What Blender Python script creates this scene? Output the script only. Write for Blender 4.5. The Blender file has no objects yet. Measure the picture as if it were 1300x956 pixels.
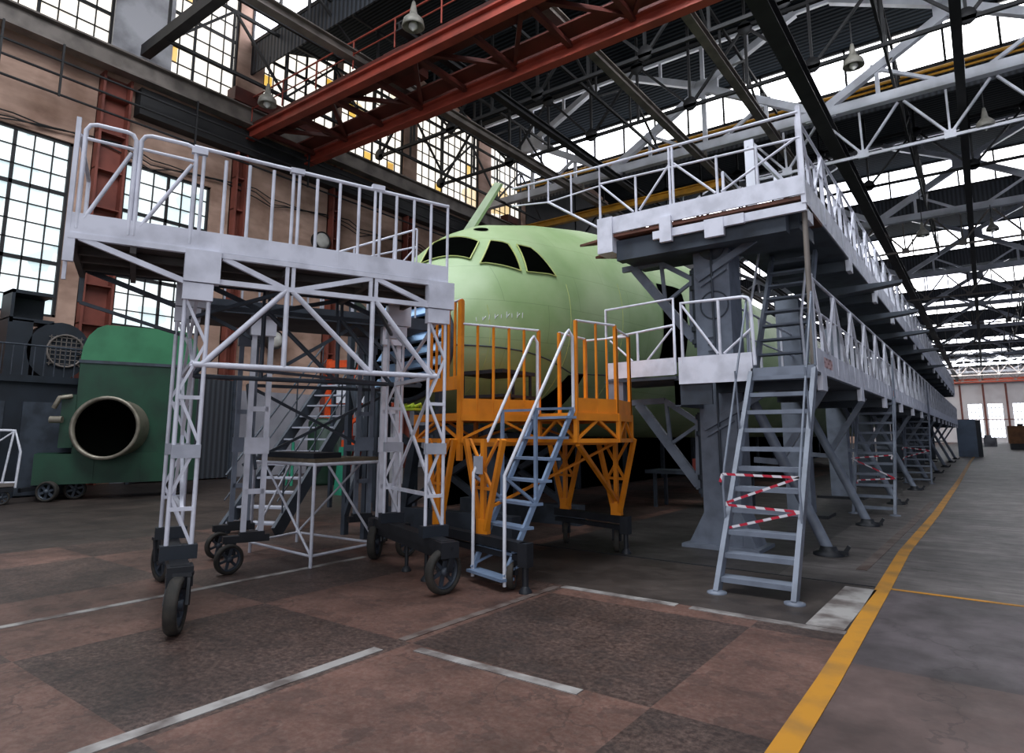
import bpy, math, random
from mathutils import Vector, Matrix
random.seed(7)
R = math.radians
S = bpy.context.scene
COL = S.collection

# ------------------------------------------------------------------ materials
def lin(h):
    h = h.lstrip('#'); o = []
    for i in (0, 2, 4):
        c = int(h[i:i+2], 16) / 255
        o.append(c/12.92 if c <= .04045 else ((c+.055)/1.055)**2.4)
    return (*o, 1)
def newmat(name):
    m = bpy.data.materials.new(name); m.use_nodes = True
    nt = m.node_tree; return m, nt, nt.nodes['Principled BSDF']
def nd(nt, t, **k):
    n = nt.nodes.new(t)
    for a, b in k.items():
        if a in n.inputs.keys() if isinstance(a, str) else False: n.inputs[a].default_value = b
        else: setattr(n, a, b)
    return n
def paint(name, c, worn, rough=.5, metal=0., scale=3., amount=.5, bump=.0, rlo=.42, rhi=.66):
    """painted surface with patchy wear"""
    m, nt, p = newmat(name)
    tc = nt.nodes.new('ShaderNodeTexCoord')
    n = nt.nodes.new('ShaderNodeTexNoise'); n.inputs['Scale'].default_value = scale; n.inputs['Detail'].default_value = 6
    nt.links.new(tc.outputs['Object'], n.inputs['Vector'])
    r = nt.nodes.new('ShaderNodeValToRGB')
    r.color_ramp.elements[0].position = rlo; r.color_ramp.elements[1].position = rhi
    a = lin(c); b = lin(worn)
    r.color_ramp.elements[0].color = a
    r.color_ramp.elements[1].color = tuple(a[i]+(b[i]-a[i])*amount for i in range(3)) + (1,)
    nt.links.new(n.outputs['Fac'], r.inputs['Fac']); nt.links.new(r.outputs['Color'], p.inputs['Base Color'])
    p.inputs['Roughness'].default_value = rough; p.inputs['Metallic'].default_value = metal
    if bump:
        b_ = nt.nodes.new('ShaderNodeBump'); b_.inputs['Strength'].default_value = bump
        nt.links.new(n.outputs['Fac'], b_.inputs['Height']); nt.links.new(b_.outputs['Normal'], p.inputs['Normal'])
    return m
def glow(name, c1, c2, strength, scale=.9, contrast=.5):
    """frosted daylight glass: uneven luminous panes"""
    m, nt, p = newmat(name)
    tc = nt.nodes.new('ShaderNodeTexCoord')
    v = nt.nodes.new('ShaderNodeTexVoronoi'); v.inputs['Scale'].default_value = scale
    nt.links.new(tc.outputs['Object'], v.inputs['Vector'])
    s = nt.nodes.new('ShaderNodeSeparateColor'); nt.links.new(v.outputs['Color'], s.inputs['Color'])
    r = nt.nodes.new('ShaderNodeValToRGB')
    r.color_ramp.elements[0].position = contrast; r.color_ramp.elements[1].position = 1
    r.color_ramp.elements[0].color = lin(c1); r.color_ramp.elements[1].color = lin(c2)
    nt.links.new(s.outputs[0], r.inputs['Fac'])
    nt.links.new(r.outputs['Color'], p.inputs['Emission Color'])
    p.inputs['Emission Strength'].default_value = strength
    p.inputs['Base Color'].default_value = (.5, .5, .5, 1); p.inputs['Roughness'].default_value = .4
    return m

M = {}
M['white']   = paint('white_paint', '#d8d8e2', '#a2a2aa', .45, 0, 4, .5)
M['grey']    = paint('grey_paint', '#767d8a', '#565b66', .5, 0, 4, .6)
M['dgrey']   = paint('dark_grey_paint', '#3d444e', '#23272d', .55, 0, 3, .7)
M['black']   = paint('black_steel', '#23252a', '#121316', .5, .2, 5, .6)
M['rubber']  = paint('rubber', '#26231f', '#413a33', .8, 0, 9, .6)
M['orange']  = paint('orange_paint', '#e08516', '#a4590d', .45, 0, 3, .5)
M['bluegrey']= paint('blue_grey_paint', '#7d90aa', '#5d6c82', .45, 0, 5, .5)
M['lightwhite'] = paint('clean_white_paint', '#d9d9e0', '#a7a8ae', .4, 0, 5, .4)
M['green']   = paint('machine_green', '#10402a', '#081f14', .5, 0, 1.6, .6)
M['greenlit'] = paint('machine_green_lit', '#357a52', '#1f5a3a', .45, 0, 1.4, .6)  # lit copy of the machine green, light on the hood put into colour
M['ringmetal'] = paint('bare_duct_metal', '#8f8778', '#5f574a', .45, .4, 4, .6)
M['void']    = paint('dark_interior', '#050605', '#030303', .95, 0, 2, .5)
M['navy']    = paint('navy_paint', '#1d242d', '#12161c', .55, 0, 2, .6)
M['redcol']  = paint('red_oxide', '#824437', '#5c2d24', .6, 0, 1.1, .7)
M['crane']   = paint('crane_red', '#9c4030', '#6a2a1f', .55, 0, 1.2, .6)
M['crane_dk']= paint('crane_dark_red', '#5a241b', '#31140f', .6, 0, 1.2, .6)
M['steel']   = paint('dirty_steel', '#7a716a', '#4a443f', .6, .1, 1.5, .7)
M['dsteel']  = paint('dark_steel', '#2b2a2b', '#18181a', .65, .1, 1.5, .6)
M['trusswhite'] = paint('truss_white', '#dddee6', '#a8a7ab', .55, 0, .9, .6)
M['rust']    = paint('rusty_plank', '#6b4335', '#3f2a22', .8, 0, 3, .8)
M['wood']    = paint('wood_plank', '#6a5d4a', '#463c30', .8, 0, 5, .7)
M['ply']     = paint('dark_plywood', '#57524f', '#383432', .85, 0, 2, .7)
M['yellowpipe'] = paint('yellow_pipe', '#c98f1c', '#8d6213', .5, 0, 2, .5)
M['lime']    = paint('lime_cloth', '#b5c834', '#7d8c22', .8, 0, 6, .5)
M['blue']    = paint('blue_cover', '#a9cdf0', '#7da4cf', .6, 0, 2.5, .6)
M['machorange'] = paint('machine_orange', '#e0521f', '#9c3413', .5, 0, 3, .5)
M['teal']    = paint('teal_paint', '#2f8a6c', '#1d5a47', .5, 0, 3, .5)
M['brownbox']= paint('brown_cabin', '#8a5a33', '#5e3b21', .6, 0, 2, .6)
M['cabinet'] = paint('cabinet_blue', '#5f7086', '#414d5e', .5, 0, 1, .6)
M['plate']   = paint('notice_plate', '#a9abb5', '#8c8e98', .5, 0, 6, .5)
M['redtext'] = paint('faded_red_lettering', '#c98f8b', '#cfb0ac', .6, 0, 30, .7)
M['cream']   = paint('white_disc', '#cfccc4', '#a19d93', .5, 0, 3, .5)
M['lampmetal'] = paint('lamp_enamel', '#8d897f', '#55524c', .5, .2, 5, .6)
M['cable']   = paint('cable_black', '#1d1c1c', '#111111', .7, 0, 3, .5)
M['wallwhite'] = paint('dado_white', '#9b9aa2', '#74737a', .7, 0, 1, .6)
M['panelwhite'] = paint('dirty_white_sheet', '#b5b4b8', '#6f6d70', .6, 0, .8, .8)
M['win']   = glow('frosted_window_glass', '#f2fbfc', '#bcd4d8', 1.15, 1.5, .4)
M['clere'] = glow('clerestory_glass', '#fff8ec', '#d8b878', 1.25, .55, .86)
M['yellowpane'] = glow('amber_glass', '#f0c040', '#d09a20', 1.0, .6, .5)
M['sky']   = glow('rooflight_glass', '#ffffff', '#e8edff', 5.0, .4, .3)
M['farwin']= glow('far_window_glass', '#f2f8ff', '#d5e2f0', 3.0, .5, .4)

def floor_mat():
    m, nt, p = newmat('hangar_floor'); L = nt.links
    g = nt.nodes.new('ShaderNodeNewGeometry')
    sep = nt.nodes.new('ShaderNodeSeparateXYZ'); L.new(g.outputs['Position'], sep.inputs[0])
    def math_(op, a, b=None, c=None):
        n = nt.nodes.new('ShaderNodeMath'); n.operation = op
        for i, v in enumerate((a, b, c)):
            if v is None: continue
            if isinstance(v, (int, float)): n.inputs[i].default_value = v
            else: L.new(v, n.inputs[i])
        return n.outputs[0]
    def mix(f, a, b):
        n = nt.nodes.new('ShaderNodeMix'); n.data_type = 'RGBA'
        if isinstance(f, (int, float)): n.inputs[0].default_value = f
        else: L.new(f, n.inputs[0])
        for i, v in ((6, a), (7, b)):
            if isinstance(v, tuple): n.inputs[i].default_value = v
            else: L.new(v, n.inputs[i])
        return n.outputs[2]
    def noise(scale, detail=6, vec=None, rough=.6):
        n = nt.nodes.new('ShaderNodeTexNoise'); n.inputs['Scale'].default_value = scale; n.inputs['Detail'].default_value = detail
        n.inputs['Roughness'].default_value = rough
        L.new(vec if vec else g.outputs['Position'], n.inputs['Vector']); return n.outputs['Fac']
    # big terrazzo squares two metres across, alternating light and dark
    sh = nt.nodes.new('ShaderNodeVectorMath'); sh.operation = 'ADD'; L.new(g.outputs['Position'], sh.inputs[0]); sh.inputs[1].default_value = (25.75, 22.25, .5)
    ck = nt.nodes.new('ShaderNodeTexChecker'); ck.inputs['Scale'].default_value = .5; L.new(sh.outputs[0], ck.inputs['Vector'])
    ck.inputs['Color1'].default_value = lin('#6d4c41'); ck.inputs['Color2'].default_value = lin('#3a2924')
    speck = noise(24, 6, None, .75); blot = noise(.55, 7); fine = noise(4, 8)
    tile = mix(math_('MULTIPLY', math_('MAXIMUM', math_('SUBTRACT', speck, .42), 0.0), 2.2), ck.outputs['Color'], lin('#8f776b'))
    tile = mix(math_('MULTIPLY', math_('GREATER_THAN', fine, .56), .3), tile, lin('#2f2522'))
    # far strip under the galleries: streaky wood-block floor
    mp = nt.nodes.new('ShaderNodeMapping'); mp.inputs['Scale'].default_value = (.35, 3.2, 1); L.new(g.outputs['Position'], mp.inputs['Vector'])
    streak = noise(2.2, 7, mp.outputs[0], .7)
    cr = nt.nodes.new('ShaderNodeValToRGB'); L.new(streak, cr.inputs['Fac'])
    cr.color_ramp.elements[0].position = .3; cr.color_ramp.elements[0].color = lin('#2f2926')
    cr.color_ramp.elements[1].position = .72; cr.color_ramp.elements[1].color = lin('#87807d')
    block = cr.outputs['Color']
    # concrete aisle near the camera, right of the yellow line
    c2 = nt.nodes.new('ShaderNodeValToRGB'); L.new(noise(1.6, 9), c2.inputs['Fac'])
    c2.color_ramp.elements[0].position = .3; c2.color_ramp.elements[0].color = lin('#443d3e')
    c2.color_ramp.elements[1].position = .75; c2.color_ramp.elements[1].color = lin('#6b6164')
    pink = mix(math_('LESS_THAN', sep.outputs[1], 5.3), c2.outputs['Color'], lin('#6b5752'))
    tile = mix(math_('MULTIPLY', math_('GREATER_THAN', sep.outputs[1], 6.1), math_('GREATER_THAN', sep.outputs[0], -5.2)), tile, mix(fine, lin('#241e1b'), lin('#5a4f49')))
    near = mix(math_('GREATER_THAN', sep.outputs[0], -1.0), tile, pink)
    far_dark = mix(math_('MULTIPLY', blot, .4), lin('#3a302b'), lin('#574a42'))
    isblock = math_('MULTIPLY', math_('GREATER_THAN', sep.outputs[1], 8.0), math_('GREATER_THAN', sep.outputs[0], -5.5))
    shade = math_('MULTIPLY', math_('LESS_THAN', sep.outputs[0], -2.1), .62)  # shade under the dock painted into the floor colour
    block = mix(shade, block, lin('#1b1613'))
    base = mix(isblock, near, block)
    base = mix(math_('LESS_THAN', sep.outputs[0], -11.0), base, far_dark)
    grime = noise(1.1, 10, None, .72)
    gr = nt.nodes.new('ShaderNodeValToRGB'); L.new(grime, gr.inputs['Fac'])
    gr.color_ramp.elements[0].position = .38; gr.color_ramp.elements[0].color = (.5, .48, .46, 1); gr.color_ramp.elements[1].position = .6; gr.color_ramp.elements[1].color = (1, 1, 1, 1)
    gm_ = nt.nodes.new('ShaderNodeMix'); gm_.data_type = 'RGBA'; gm_.blend_type = 'MULTIPLY'; gm_.inputs[0].default_value = .8
    L.new(base, gm_.inputs[6]); L.new(gr.outputs['Color'], gm_.inputs[7]); base = gm_.outputs[2]
    crk = nt.nodes.new('ShaderNodeTexVoronoi'); crk.feature = 'DISTANCE_TO_EDGE'; crk.inputs['Scale'].default_value = .45
    wv = nt.nodes.new('ShaderNodeVectorMath'); wv.operation = 'ADD'; L.new(g.outputs['Position'], wv.inputs[0])
    nz = nt.nodes.new('ShaderNodeTexNoise'); nz.inputs['Scale'].default_value = 2.5; nz.inputs['Detail'].default_value = 6; L.new(g.outputs['Position'], nz.inputs['Vector'])
    L.new(nz.outputs['Color'], wv.inputs[1]); L.new(wv.outputs[0], crk.inputs['Vector'])
    base = mix(math_('MULTIPLY', math_('LESS_THAN', crk.outputs['Distance'], .006), .35), base, lin('#1c1715'))
    # large soft dirt
    dirt = nt.nodes.new('ShaderNodeValToRGB'); L.new(blot, dirt.inputs['Fac'])
    dirt.color_ramp.elements[0].position = .35; dirt.color_ramp.elements[0].color = (.42, .42, .42, 1)
    dirt.color_ramp.elements[1].position = .65; dirt.color_ramp.elements[1].color = (1, 1, 1, 1)
    mu = nt.nodes.new('ShaderNodeMix'); mu.data_type = 'RGBA'; mu.blend_type = 'MULTIPLY'; mu.inputs[0].default_value = .75
    L.new(base, mu.inputs[6]); L.new(dirt.outputs['Color'], mu.inputs[7])
    L.new(mu.outputs[2], p.inputs['Base Color'])
    rr = nt.nodes.new('ShaderNodeMapRange'); L.new(fine, rr.inputs[0]); rr.inputs[3].default_value = .38; rr.inputs[4].default_value = .7
    L.new(rr.outputs[0], p.inputs['Roughness'])
    bp = nt.nodes.new('ShaderNodeBump'); bp.inputs['Strength'].default_value = .12; L.new(speck, bp.inputs['Height']); L.new(bp.outputs['Normal'], p.inputs['Normal'])
    return m
M['floor'] = floor_mat()

def stripes(name, c1, c2, axis, freq, rough=.6, bump=0., rot=0.):
    m, nt, p = newmat(name); L = nt.links
    tc = nt.nodes.new('ShaderNodeTexCoord')
    mp = nt.nodes.new('ShaderNodeMapping'); mp.inputs['Rotation'].default_value = (0, rot, 0); L.new(tc.outputs['Object'], mp.inputs['Vector'])
    w = nt.nodes.new('ShaderNodeTexWave'); w.bands_direction = axis; w.inputs['Scale'].default_value = freq
    L.new(mp.outputs[0], w.inputs['Vector'])
    r = nt.nodes.new('ShaderNodeValToRGB'); r.color_ramp.elements[0].color = lin(c1); r.color_ramp.elements[1].color = lin(c2)
    if bump == 0: r.color_ramp.interpolation = 'CONSTANT'; r.color_ramp.elements[1].position = .5
    L.new(w.outputs['Fac'], r.inputs['Fac']); L.new(r.outputs['Color'], p.inputs['Base Color'])
    p.inputs['Roughness'].default_value = rough
    if 'roof' in name: p.inputs['Specular IOR Level'].default_value = .05
    if bump:
        b = nt.nodes.new('ShaderNodeBump'); b.inputs['Strength'].default_value = bump; b.inputs['Distance'].default_value = .05
        L.new(w.outputs['Fac'], b.inputs['Height']); L.new(b.outputs['Normal'], p.inputs['Normal'])
    return m
M['tape'] = stripes('barrier_tape_red_white', '#d8d2d6', '#b81f38', 'X', 1.9, .5, 0, R(30))
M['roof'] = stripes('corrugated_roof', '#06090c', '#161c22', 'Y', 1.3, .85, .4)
M['corr'] = stripes('corrugated_apron', '#1b1d21', '#3a3e45', 'X', 1.3, .6, .5)
M['fencecorr'] = stripes('ribbed_panel', '#2b2e34', '#3f434a', 'Y', 1.6, .6, .5)

def wall_mat():
    m, nt, p = newmat('beige_plaster'); L = nt.links
    g = nt.nodes.new('ShaderNodeNewGeometry')
    n = nt.nodes.new('ShaderNodeTexNoise'); n.inputs['Scale'].default_value = .6; n.inputs['Detail'].default_value = 9
    L.new(g.outputs['Position'], n.inputs['Vector'])
    r = nt.nodes.new('ShaderNodeValToRGB'); L.new(n.outputs['Fac'], r.inputs['Fac'])
    r.color_ramp.elements[0].position = .3; r.color_ramp.elements[0].color = lin('#8a6b5a')
    r.color_ramp.elements[1].position = .62; r.color_ramp.elements[1].color = lin('#c5a390')
    mp = nt.nodes.new('ShaderNodeMapping'); mp.inputs['Rotation'].default_value = (0, 0, R(90)); L.new(g.outputs['Position'], mp.inputs['Vector'])
    bk = nt.nodes.new('ShaderNodeTexNoise'); bk.inputs['Scale'].default_value = 3.; bk.inputs['Detail'].default_value = 4
    m2 = nt.nodes.new('ShaderNodeMapping'); m2.inputs['Scale'].default_value = (1, .25, .9); L.new(g.outputs['Position'], m2.inputs['Vector']); L.new(m2.outputs[0], bk.inputs['Vector'])
    mx = nt.nodes.new('ShaderNodeMix'); mx.data_type = 'RGBA'; mx.blend_type = 'MULTIPLY'; mx.inputs[0].default_value = .3
    rr = nt.nodes.new('ShaderNodeValToRGB'); L.new(bk.outputs['Fac'], rr.inputs['Fac'])
    rr.color_ramp.elements[0].position = .38; rr.color_ramp.elements[0].color = (.35, .3, .27, 1); rr.color_ramp.elements[1].position = .55
    L.new(r.outputs['Color'], mx.inputs[6]); L.new(rr.outputs['Color'], mx.inputs[7]); L.new(mx.outputs[2], p.inputs['Base Color'])
    p.inputs['Roughness'].default_value = .85
    return m
M['wall'] = wall_mat()

def fuselage_mat():
    m, nt, p = newmat('pale_green_primer'); L = nt.links
    tc = nt.nodes.new('ShaderNodeTexCoord')
    n = nt.nodes.new('ShaderNodeTexNoise'); n.inputs['Scale'].default_value = .9; n.inputs['Detail'].default_value = 8
    L.new(tc.outputs['Object'], n.inputs['Vector'])
    r = nt.nodes.new('ShaderNodeValToRGB'); L.new(n.outputs['Fac'], r.inputs['Fac'])
    r.color_ramp.elements[0].position = .32; r.color_ramp.elements[0].color = lin('#85a06a')
    r.color_ramp.elements[1].position = .66; r.color_ramp.elements[1].color = lin('#a6b98c')
    # panel seams, rows of skin sheets along the fuselage
    mp = nt.nodes.new('ShaderNodeMapping'); mp.inputs['Rotation'].default_value = (0, R(90), 0); mp.inputs['Scale'].default_value = (1, 1, 1)
    sp = nt.nodes.new('ShaderNodeSeparateXYZ'); L.new(tc.outputs['Object'], sp.inputs[0])
    cb = nt.nodes.new('ShaderNodeCombineXYZ'); L.new(sp.outputs[1], cb.inputs[0]); L.new(sp.outputs[2], cb.inputs[1])
    b = nt.nodes.new('ShaderNodeTexBrick'); b.inputs['Scale'].default_value = 1.0; b.inputs['Mortar Size'].default_value = .006
    b.inputs['Brick Width'].default_value = 1.5; b.inputs['Row Height'].default_value = .62; b.inputs['Mortar Smooth'].default_value = .6
    b.inputs['Color1'].default_value = (1, 1, 1, 1); b.inputs['Color2'].default_value = (.93, .95, .92, 1); b.inputs['Mortar'].default_value = (.62, .66, .58, 1)
    L.new(cb.outputs[0], b.inputs['Vector'])
    mx = nt.nodes.new('ShaderNodeMix'); mx.data_type = 'RGBA'; mx.blend_type = 'MULTIPLY'; mx.inputs[0].default_value = .8
    L.new(r.outputs['Color'], mx.inputs[6]); L.new(b.outputs['Color'], mx.inputs[7]); L.new(mx.outputs[2], p.inputs['Base Color'])
    p.inputs['Roughness'].default_value = .42
    return m
M['void'].node_tree.nodes['Principled BSDF'].inputs['Specular IOR Level'].default_value = 0
M['fus'] = fuselage_mat()
M['fusframe'] = paint('yellow_green_primer', '#b4bd74', '#98a35e', .5, 0, 4, .5)
M['fuslight'] = paint('pale_green_panel', '#aab99a', '#8c9a80', .5, 0, 3, .5)

# ------------------------------------------------------------------ mesh collector
class MB:
    def __init__(s): s.v = []; s.f = []; s.sm = []
    def add(s, vs, fs, smooth=False):
        o = len(s.v); s.v += [tuple(x) for x in vs]
        for f in fs: s.f.append(tuple(o+i for i in f)); s.sm.append(smooth)
        return s
    def box(s, lo, hi):
        x0, y0, z0 = lo; x1, y1, z1 = hi
        return s.add([(x0,y0,z0),(x1,y0,z0),(x1,y1,z0),(x0,y1,z0),(x0,y0,z1),(x1,y0,z1),(x1,y1,z1),(x0,y1,z1)],
                     [(0,3,2,1),(4,5,6,7),(0,1,5,4),(1,2,6,5),(2,3,7,6),(3,0,4,7)])
    def bar(s, a, b, w, h=None, up=(0,0,1)):
        """rectangular bar from a to b, w across, h along up"""
        h = h or w; a = Vector(a); b = Vector(b); d = (b-a).normalized(); up = Vector(up)
        sd = d.cross(up)
        if sd.length < 1e-4: sd = d.cross(Vector((1,0,0)))
        sd.normalize(); u = sd.cross(d).normalized(); sd *= w/2; u *= h/2
        vs = [a-sd-u, a+sd-u, a+sd+u, a-sd+u, b-sd-u, b+sd-u, b+sd+u, b-sd+u]
        return s.add(vs, [(0,1,2,3),(7,6,5,4),(0,4,5,1),(1,5,6,2),(2,6,7,3),(3,7,4,0)])
    def ibeam(s, a, b, w, h, t=.04, up=(0,0,1)):
        a = Vector(a); b = Vector(b); d = (b-a).normalized(); up_ = Vector(up)
        u = (up_ - d*up_.dot(d)).normalized()
        s.bar(a+u*(h/2-t/2), b+u*(h/2-t/2), w, t, up); s.bar(a-u*(h/2-t/2), b-u*(h/2-t/2), w, t, up)
        return s.bar(a, b, t, h-2*t, up)
    def tube(s, pts, r, n=8, cap=True):
        pts = [Vector(p) for p in pts]; rings = []
        prev = None
        for i, p in enumerate(pts):
            d = (pts[min(i+1, len(pts)-1)] - pts[max(i-1, 0)]).normalized()
            if prev is None:
                x = d.cross(Vector((0,0,1)))
                if x.length < 1e-3: x = d.cross(Vector((1,0,0)))
            else: x = prev - d*prev.dot(d)
            x.normalize(); prev = x; y = d.cross(x)
            rr = r[i] if isinstance(r, (list, tuple)) else r
            rings.append([p + (x*math.cos(2*math.pi*k/n) + y*math.sin(2*math.pi*k/n))*rr for k in range(n)])
        vs = [q for g in rings for q in g]; fs = []
        for i in range(len(pts)-1):
            for k in range(n):
                k2 = (k+1) % n; fs.append((i*n+k, i*n+k2, (i+1)*n+k2, (i+1)*n+k))
        s.add(vs, fs, True)
        if cap:
            s.add(rings[0], [tuple(range(n-1, -1, -1))]); s.add(rings[-1], [tuple(range(n))])
        return s
    def prism(s, poly, axis, lo, hi):
        """2-D polygon extruded along axis (0,1,2); poly in the other two axes in order"""
        def P(a, b, c):
            return (c,a,b) if axis == 0 else (a,c,b) if axis == 1 else (a,b,c)
        n = len(poly); vs = [P(a,b,lo) for a, b in poly] + [P(a,b,hi) for a, b in poly]
        fs = [tuple(range(n-1,-1,-1)), tuple(range(n, 2*n))] + [(i, (i+1)%n, n+(i+1)%n, n+i) for i in range(n)]
        return s.add(vs, fs)
    def lathe(s, c, ax, prof, n=24, cap=False):
        """prof list of (r, t) along axis ax from c"""
        c = Vector(c); d = Vector(ax).normalized(); x = d.cross(Vector((0,0,1)))
        if x.length < 1e-3: x = Vector((1,0,0))
        x.normalize(); y = d.cross(x); vs = []
        for r, t in prof:
            for k in range(n):
                a = 2*math.pi*k/n; vs.append(c + d*t + (x*math.cos(a)+y*math.sin(a))*r)
        fs = [(i*n+k, i*n+(k+1)%n, (i+1)*n+(k+1)%n, (i+1)*n+k) for i in range(len(prof)-1) for k in range(n)]
        s.add(vs, fs, True)
        if cap:
            s.add(vs[:n], [tuple(range(n-1,-1,-1))]); s.add(vs[-n:], [tuple(range(n))])
        return s
    def build(s, name, mat, parent=None, world=False, kind=None, label=None):
        v = s.v
        if world and parent is not None:
            inv = parent_matrix(parent).inverted(); v = [tuple(inv @ Vector(p)) for p in v]
        me = bpy.data.meshes.new(name); me.from_pydata([tuple(p) for p in v], [], s.f)
        me.polygons.foreach_set('use_smooth', s.sm); me.update()
        me.materials.append(M[mat] if isinstance(mat, str) else mat)
        o = bpy.data.objects.new(name, me); COL.objects.link(o)
        if parent is not None: o.parent = parent
        if kind: o['kind'] = kind
        if label: o['label'] = label
        return o
def parent_matrix(o):
    m = Matrix.LocRotScale(o.location, o.rotation_euler, None)
    return parent_matrix(o.parent) @ m if o.parent else m
def thing(name, label, cat, loc=(0,0,0), rz=0., group=None):
    o = bpy.data.objects.new(name, None); COL.objects.link(o); o.empty_display_size = .2
    o.location = loc; o.rotation_euler = (0,0,rz); o['label'] = label; o['category'] = cat
    if group: o['group'] = group
    return o
def tag(o, label, cat, group=None):
    o['label'] = label; o['category'] = cat
    if group: o['group'] = group
    return o
def struct(name, mb, mat): return mb.build(name, mat, kind='structure')
def copy_tree(o, parent=None):
    c = o.copy(); COL.objects.link(c); c.parent = parent
    for ch in [x for x in o.children]: copy_tree(ch, c)
    return c
def lerp(a, b, t): return tuple(a[i]+(b[i]-a[i])*t for i in range(3))

# ------------------------------------------------------------------ camera
cam = bpy.data.cameras.new('camera'); co = bpy.data.objects.new('camera', cam); COL.objects.link(co)
cam.lens = 805/1300*36; cam.sensor_width = 36; cam.sensor_fit = 'HORIZONTAL'; cam.shift_y = -45/1300; cam.clip_end = 600
co.location = (0,0,1.6); co.rotation_euler = (R(90+8.5), 0, R(36.5)); S.camera = co

# ------------------------------------------------------------------ setting
XL, XR, YF = -24., 14., 192.
struct('floor', MB().box((-26,-8,-.3), (XR+2,YF+1,0)), 'floor')
M['yellowline'] = paint('yellow_line_paint', '#b97f1a', '#7a5c33', .6, 0, 2.2, .8, 0, .45, .7)
M['whiteline'] = paint('white_line_paint', '#9b9793', '#5d5450', .6, 0, 3.2, 1., 0, .42, .62)
M['fadedline'] = paint('faded_line_paint', '#6b605a', '#4b3a34', .6, 0, 4, 1., 0, .4, .6)
def fline(i, pts, w, mat):
    mb = MB()
    for a, b in zip(pts, pts[1:]): mb.bar((*a, .003), (*b, .003), w, .006)
    o = mb.build('floor_line_%d' % i, mat, kind='structure')
yl = [(-.98,1.0),(-.98,4.8),(-1.02,8.1),(-1.06,10.6),(-.98,16),(-.93,28),(-.95,50),(-.9,62)]
fline(1, yl, .14, 'yellowline')
fline(2, [(-6.83,-3), (-6.81,5.9)], .09, 'whiteline')
fline(3, [(-3.79,6.04),(-2.52,6.05)], .1, 'whiteline')
fline(4, [(-2.38,6.04),(-1.06,6.03)], .1, 'whiteline')
fline(5, [(-3.6,3.66),(-2.2,3.69)], .09, 'whiteline')
fline(6, [(-3.85,1.0),(-3.85,3.5)], .1, 'whiteline')
fline(7, [(-3.86,3.75),(-3.84,6.0)], .08, 'fadedline')
fline(8, [(-1.24,6.1),(-1.21,7.85)], .3, 'whiteline')
fline(9, [(-1.35,8.9),(-1.25,14),(-1.2,19)], .12, 'fadedline')
fline(10, [(-8.5,8.1),(-1.1,8.02)], .035, 'black')
fline(11, [(-.95,8.0),(6,7.72)], .05, 'yellowline')

# left wall with window openings
bays = [8.48 + 4.78*i for i in range(0, 38)]
wins = []
for yc in [8.48-4.78*k for k in (3,2,1)] + bays: wins.append((yc+.62, yc+4.78-1.0))
wins = [w_ for w_ in wins if w_[1] < 13 or w_[0] > 36]
ZW0, ZW1 = 5.4, 11.4
wl = MB()
wl.box((XL-.4,-8,0), (XL,YF,ZW0)); wl.box((XL-.4,-8,ZW1), (XL,YF,15.3)); wl.box((XL-.4,-8,20.2), (XL,YF,22))
prev = -8
for a, b in wins[:16]:
    wl.box((XL-.4,prev,ZW0), (XL,a,ZW1)); prev = b
wl.box((XL-.4,prev,ZW0), (XL,YF,ZW1))
piers = [-8,-.5, 8.3, 8.9, 13.0, 14.2, 18.1,18.4, 22.6,23.6, 29.0,30.2, 33.5,190.4]
for i in range(0, len(piers), 2): wl.box((XL-.4,piers[i],15.3), (XL,piers[i+1],20.2))
wl.box((XL-.4,190.5,15.3), (XL,YF,20.2))
struct('wall_left', wl, 'wall')
def window(idx, y0, y1, z0, z1, ny, nz, mat, x=XL-.15, thick=.036, majory=3, majorz=()):
    fr = MB(); t = thick
    fr.box((x-.04,y0,z0), (x+.06,y0+.09,z1)); fr.box((x-.04,y1-.09,z0), (x+.06,y1,z1))
    fr.box((x-.04,y0,z0), (x+.06,y1,z0+.09)); fr.box((x-.04,y0,z1-.09), (x+.06,y1,z1))
    for i in range(1, ny):
        y = y0+(y1-y0)*i/ny; w = .1 if i % majory == 0 else t
        fr.box((x-.03,y-w/2,z0), (x+.03,y+w/2,z1))
    for j in range(1, nz):
        z = z0+(z1-z0)*j/nz; w = .13 if j in majorz else t
        fr.box((x-.03,y0,z-w/2), (x+.03,y1,z+w/2))
    f = fr.build('window_%d' % idx, 'dsteel', kind='structure')
    MB().box((x-.07,y0,z0), (x-.05,y1,z1)).build('pane', mat, f)
    return f
wi = 1
for a, b in wins[:16]:
    window(wi, a, b, ZW0, ZW1, 6 if a < 30 else 3, 10 if a < 30 else 5, 'win', majorz=(3,7) if a < 30 else ()); wi += 1
for i in range(1, len(piers)-1, 2):
    a, b = piers[i], piers[i+1]; n = max(3, round((b-a)/.55)) if a < 40 else 8
    f = window(wi, a, b, 15.3, 20.2, n, 7 if a < 40 else 4, 'clere', majory=4, majorz=(2,4)); wi += 1
    if a < 30 and b > 9:
        yp = MB()
        for _ in range(3):
            i_ = random.randrange(n); j_ = random.randrange(7)
            ya = a+(b-a)*i_/n; za = 15.3+4.9*j_/7
            yp.box((XL-.19,ya+.04,za+.04), (XL-.175,ya+(b-a)/n-.04,za+.66))
        yp.build('amber_pane', 'yellowpane', f, label='amber pane')
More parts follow.
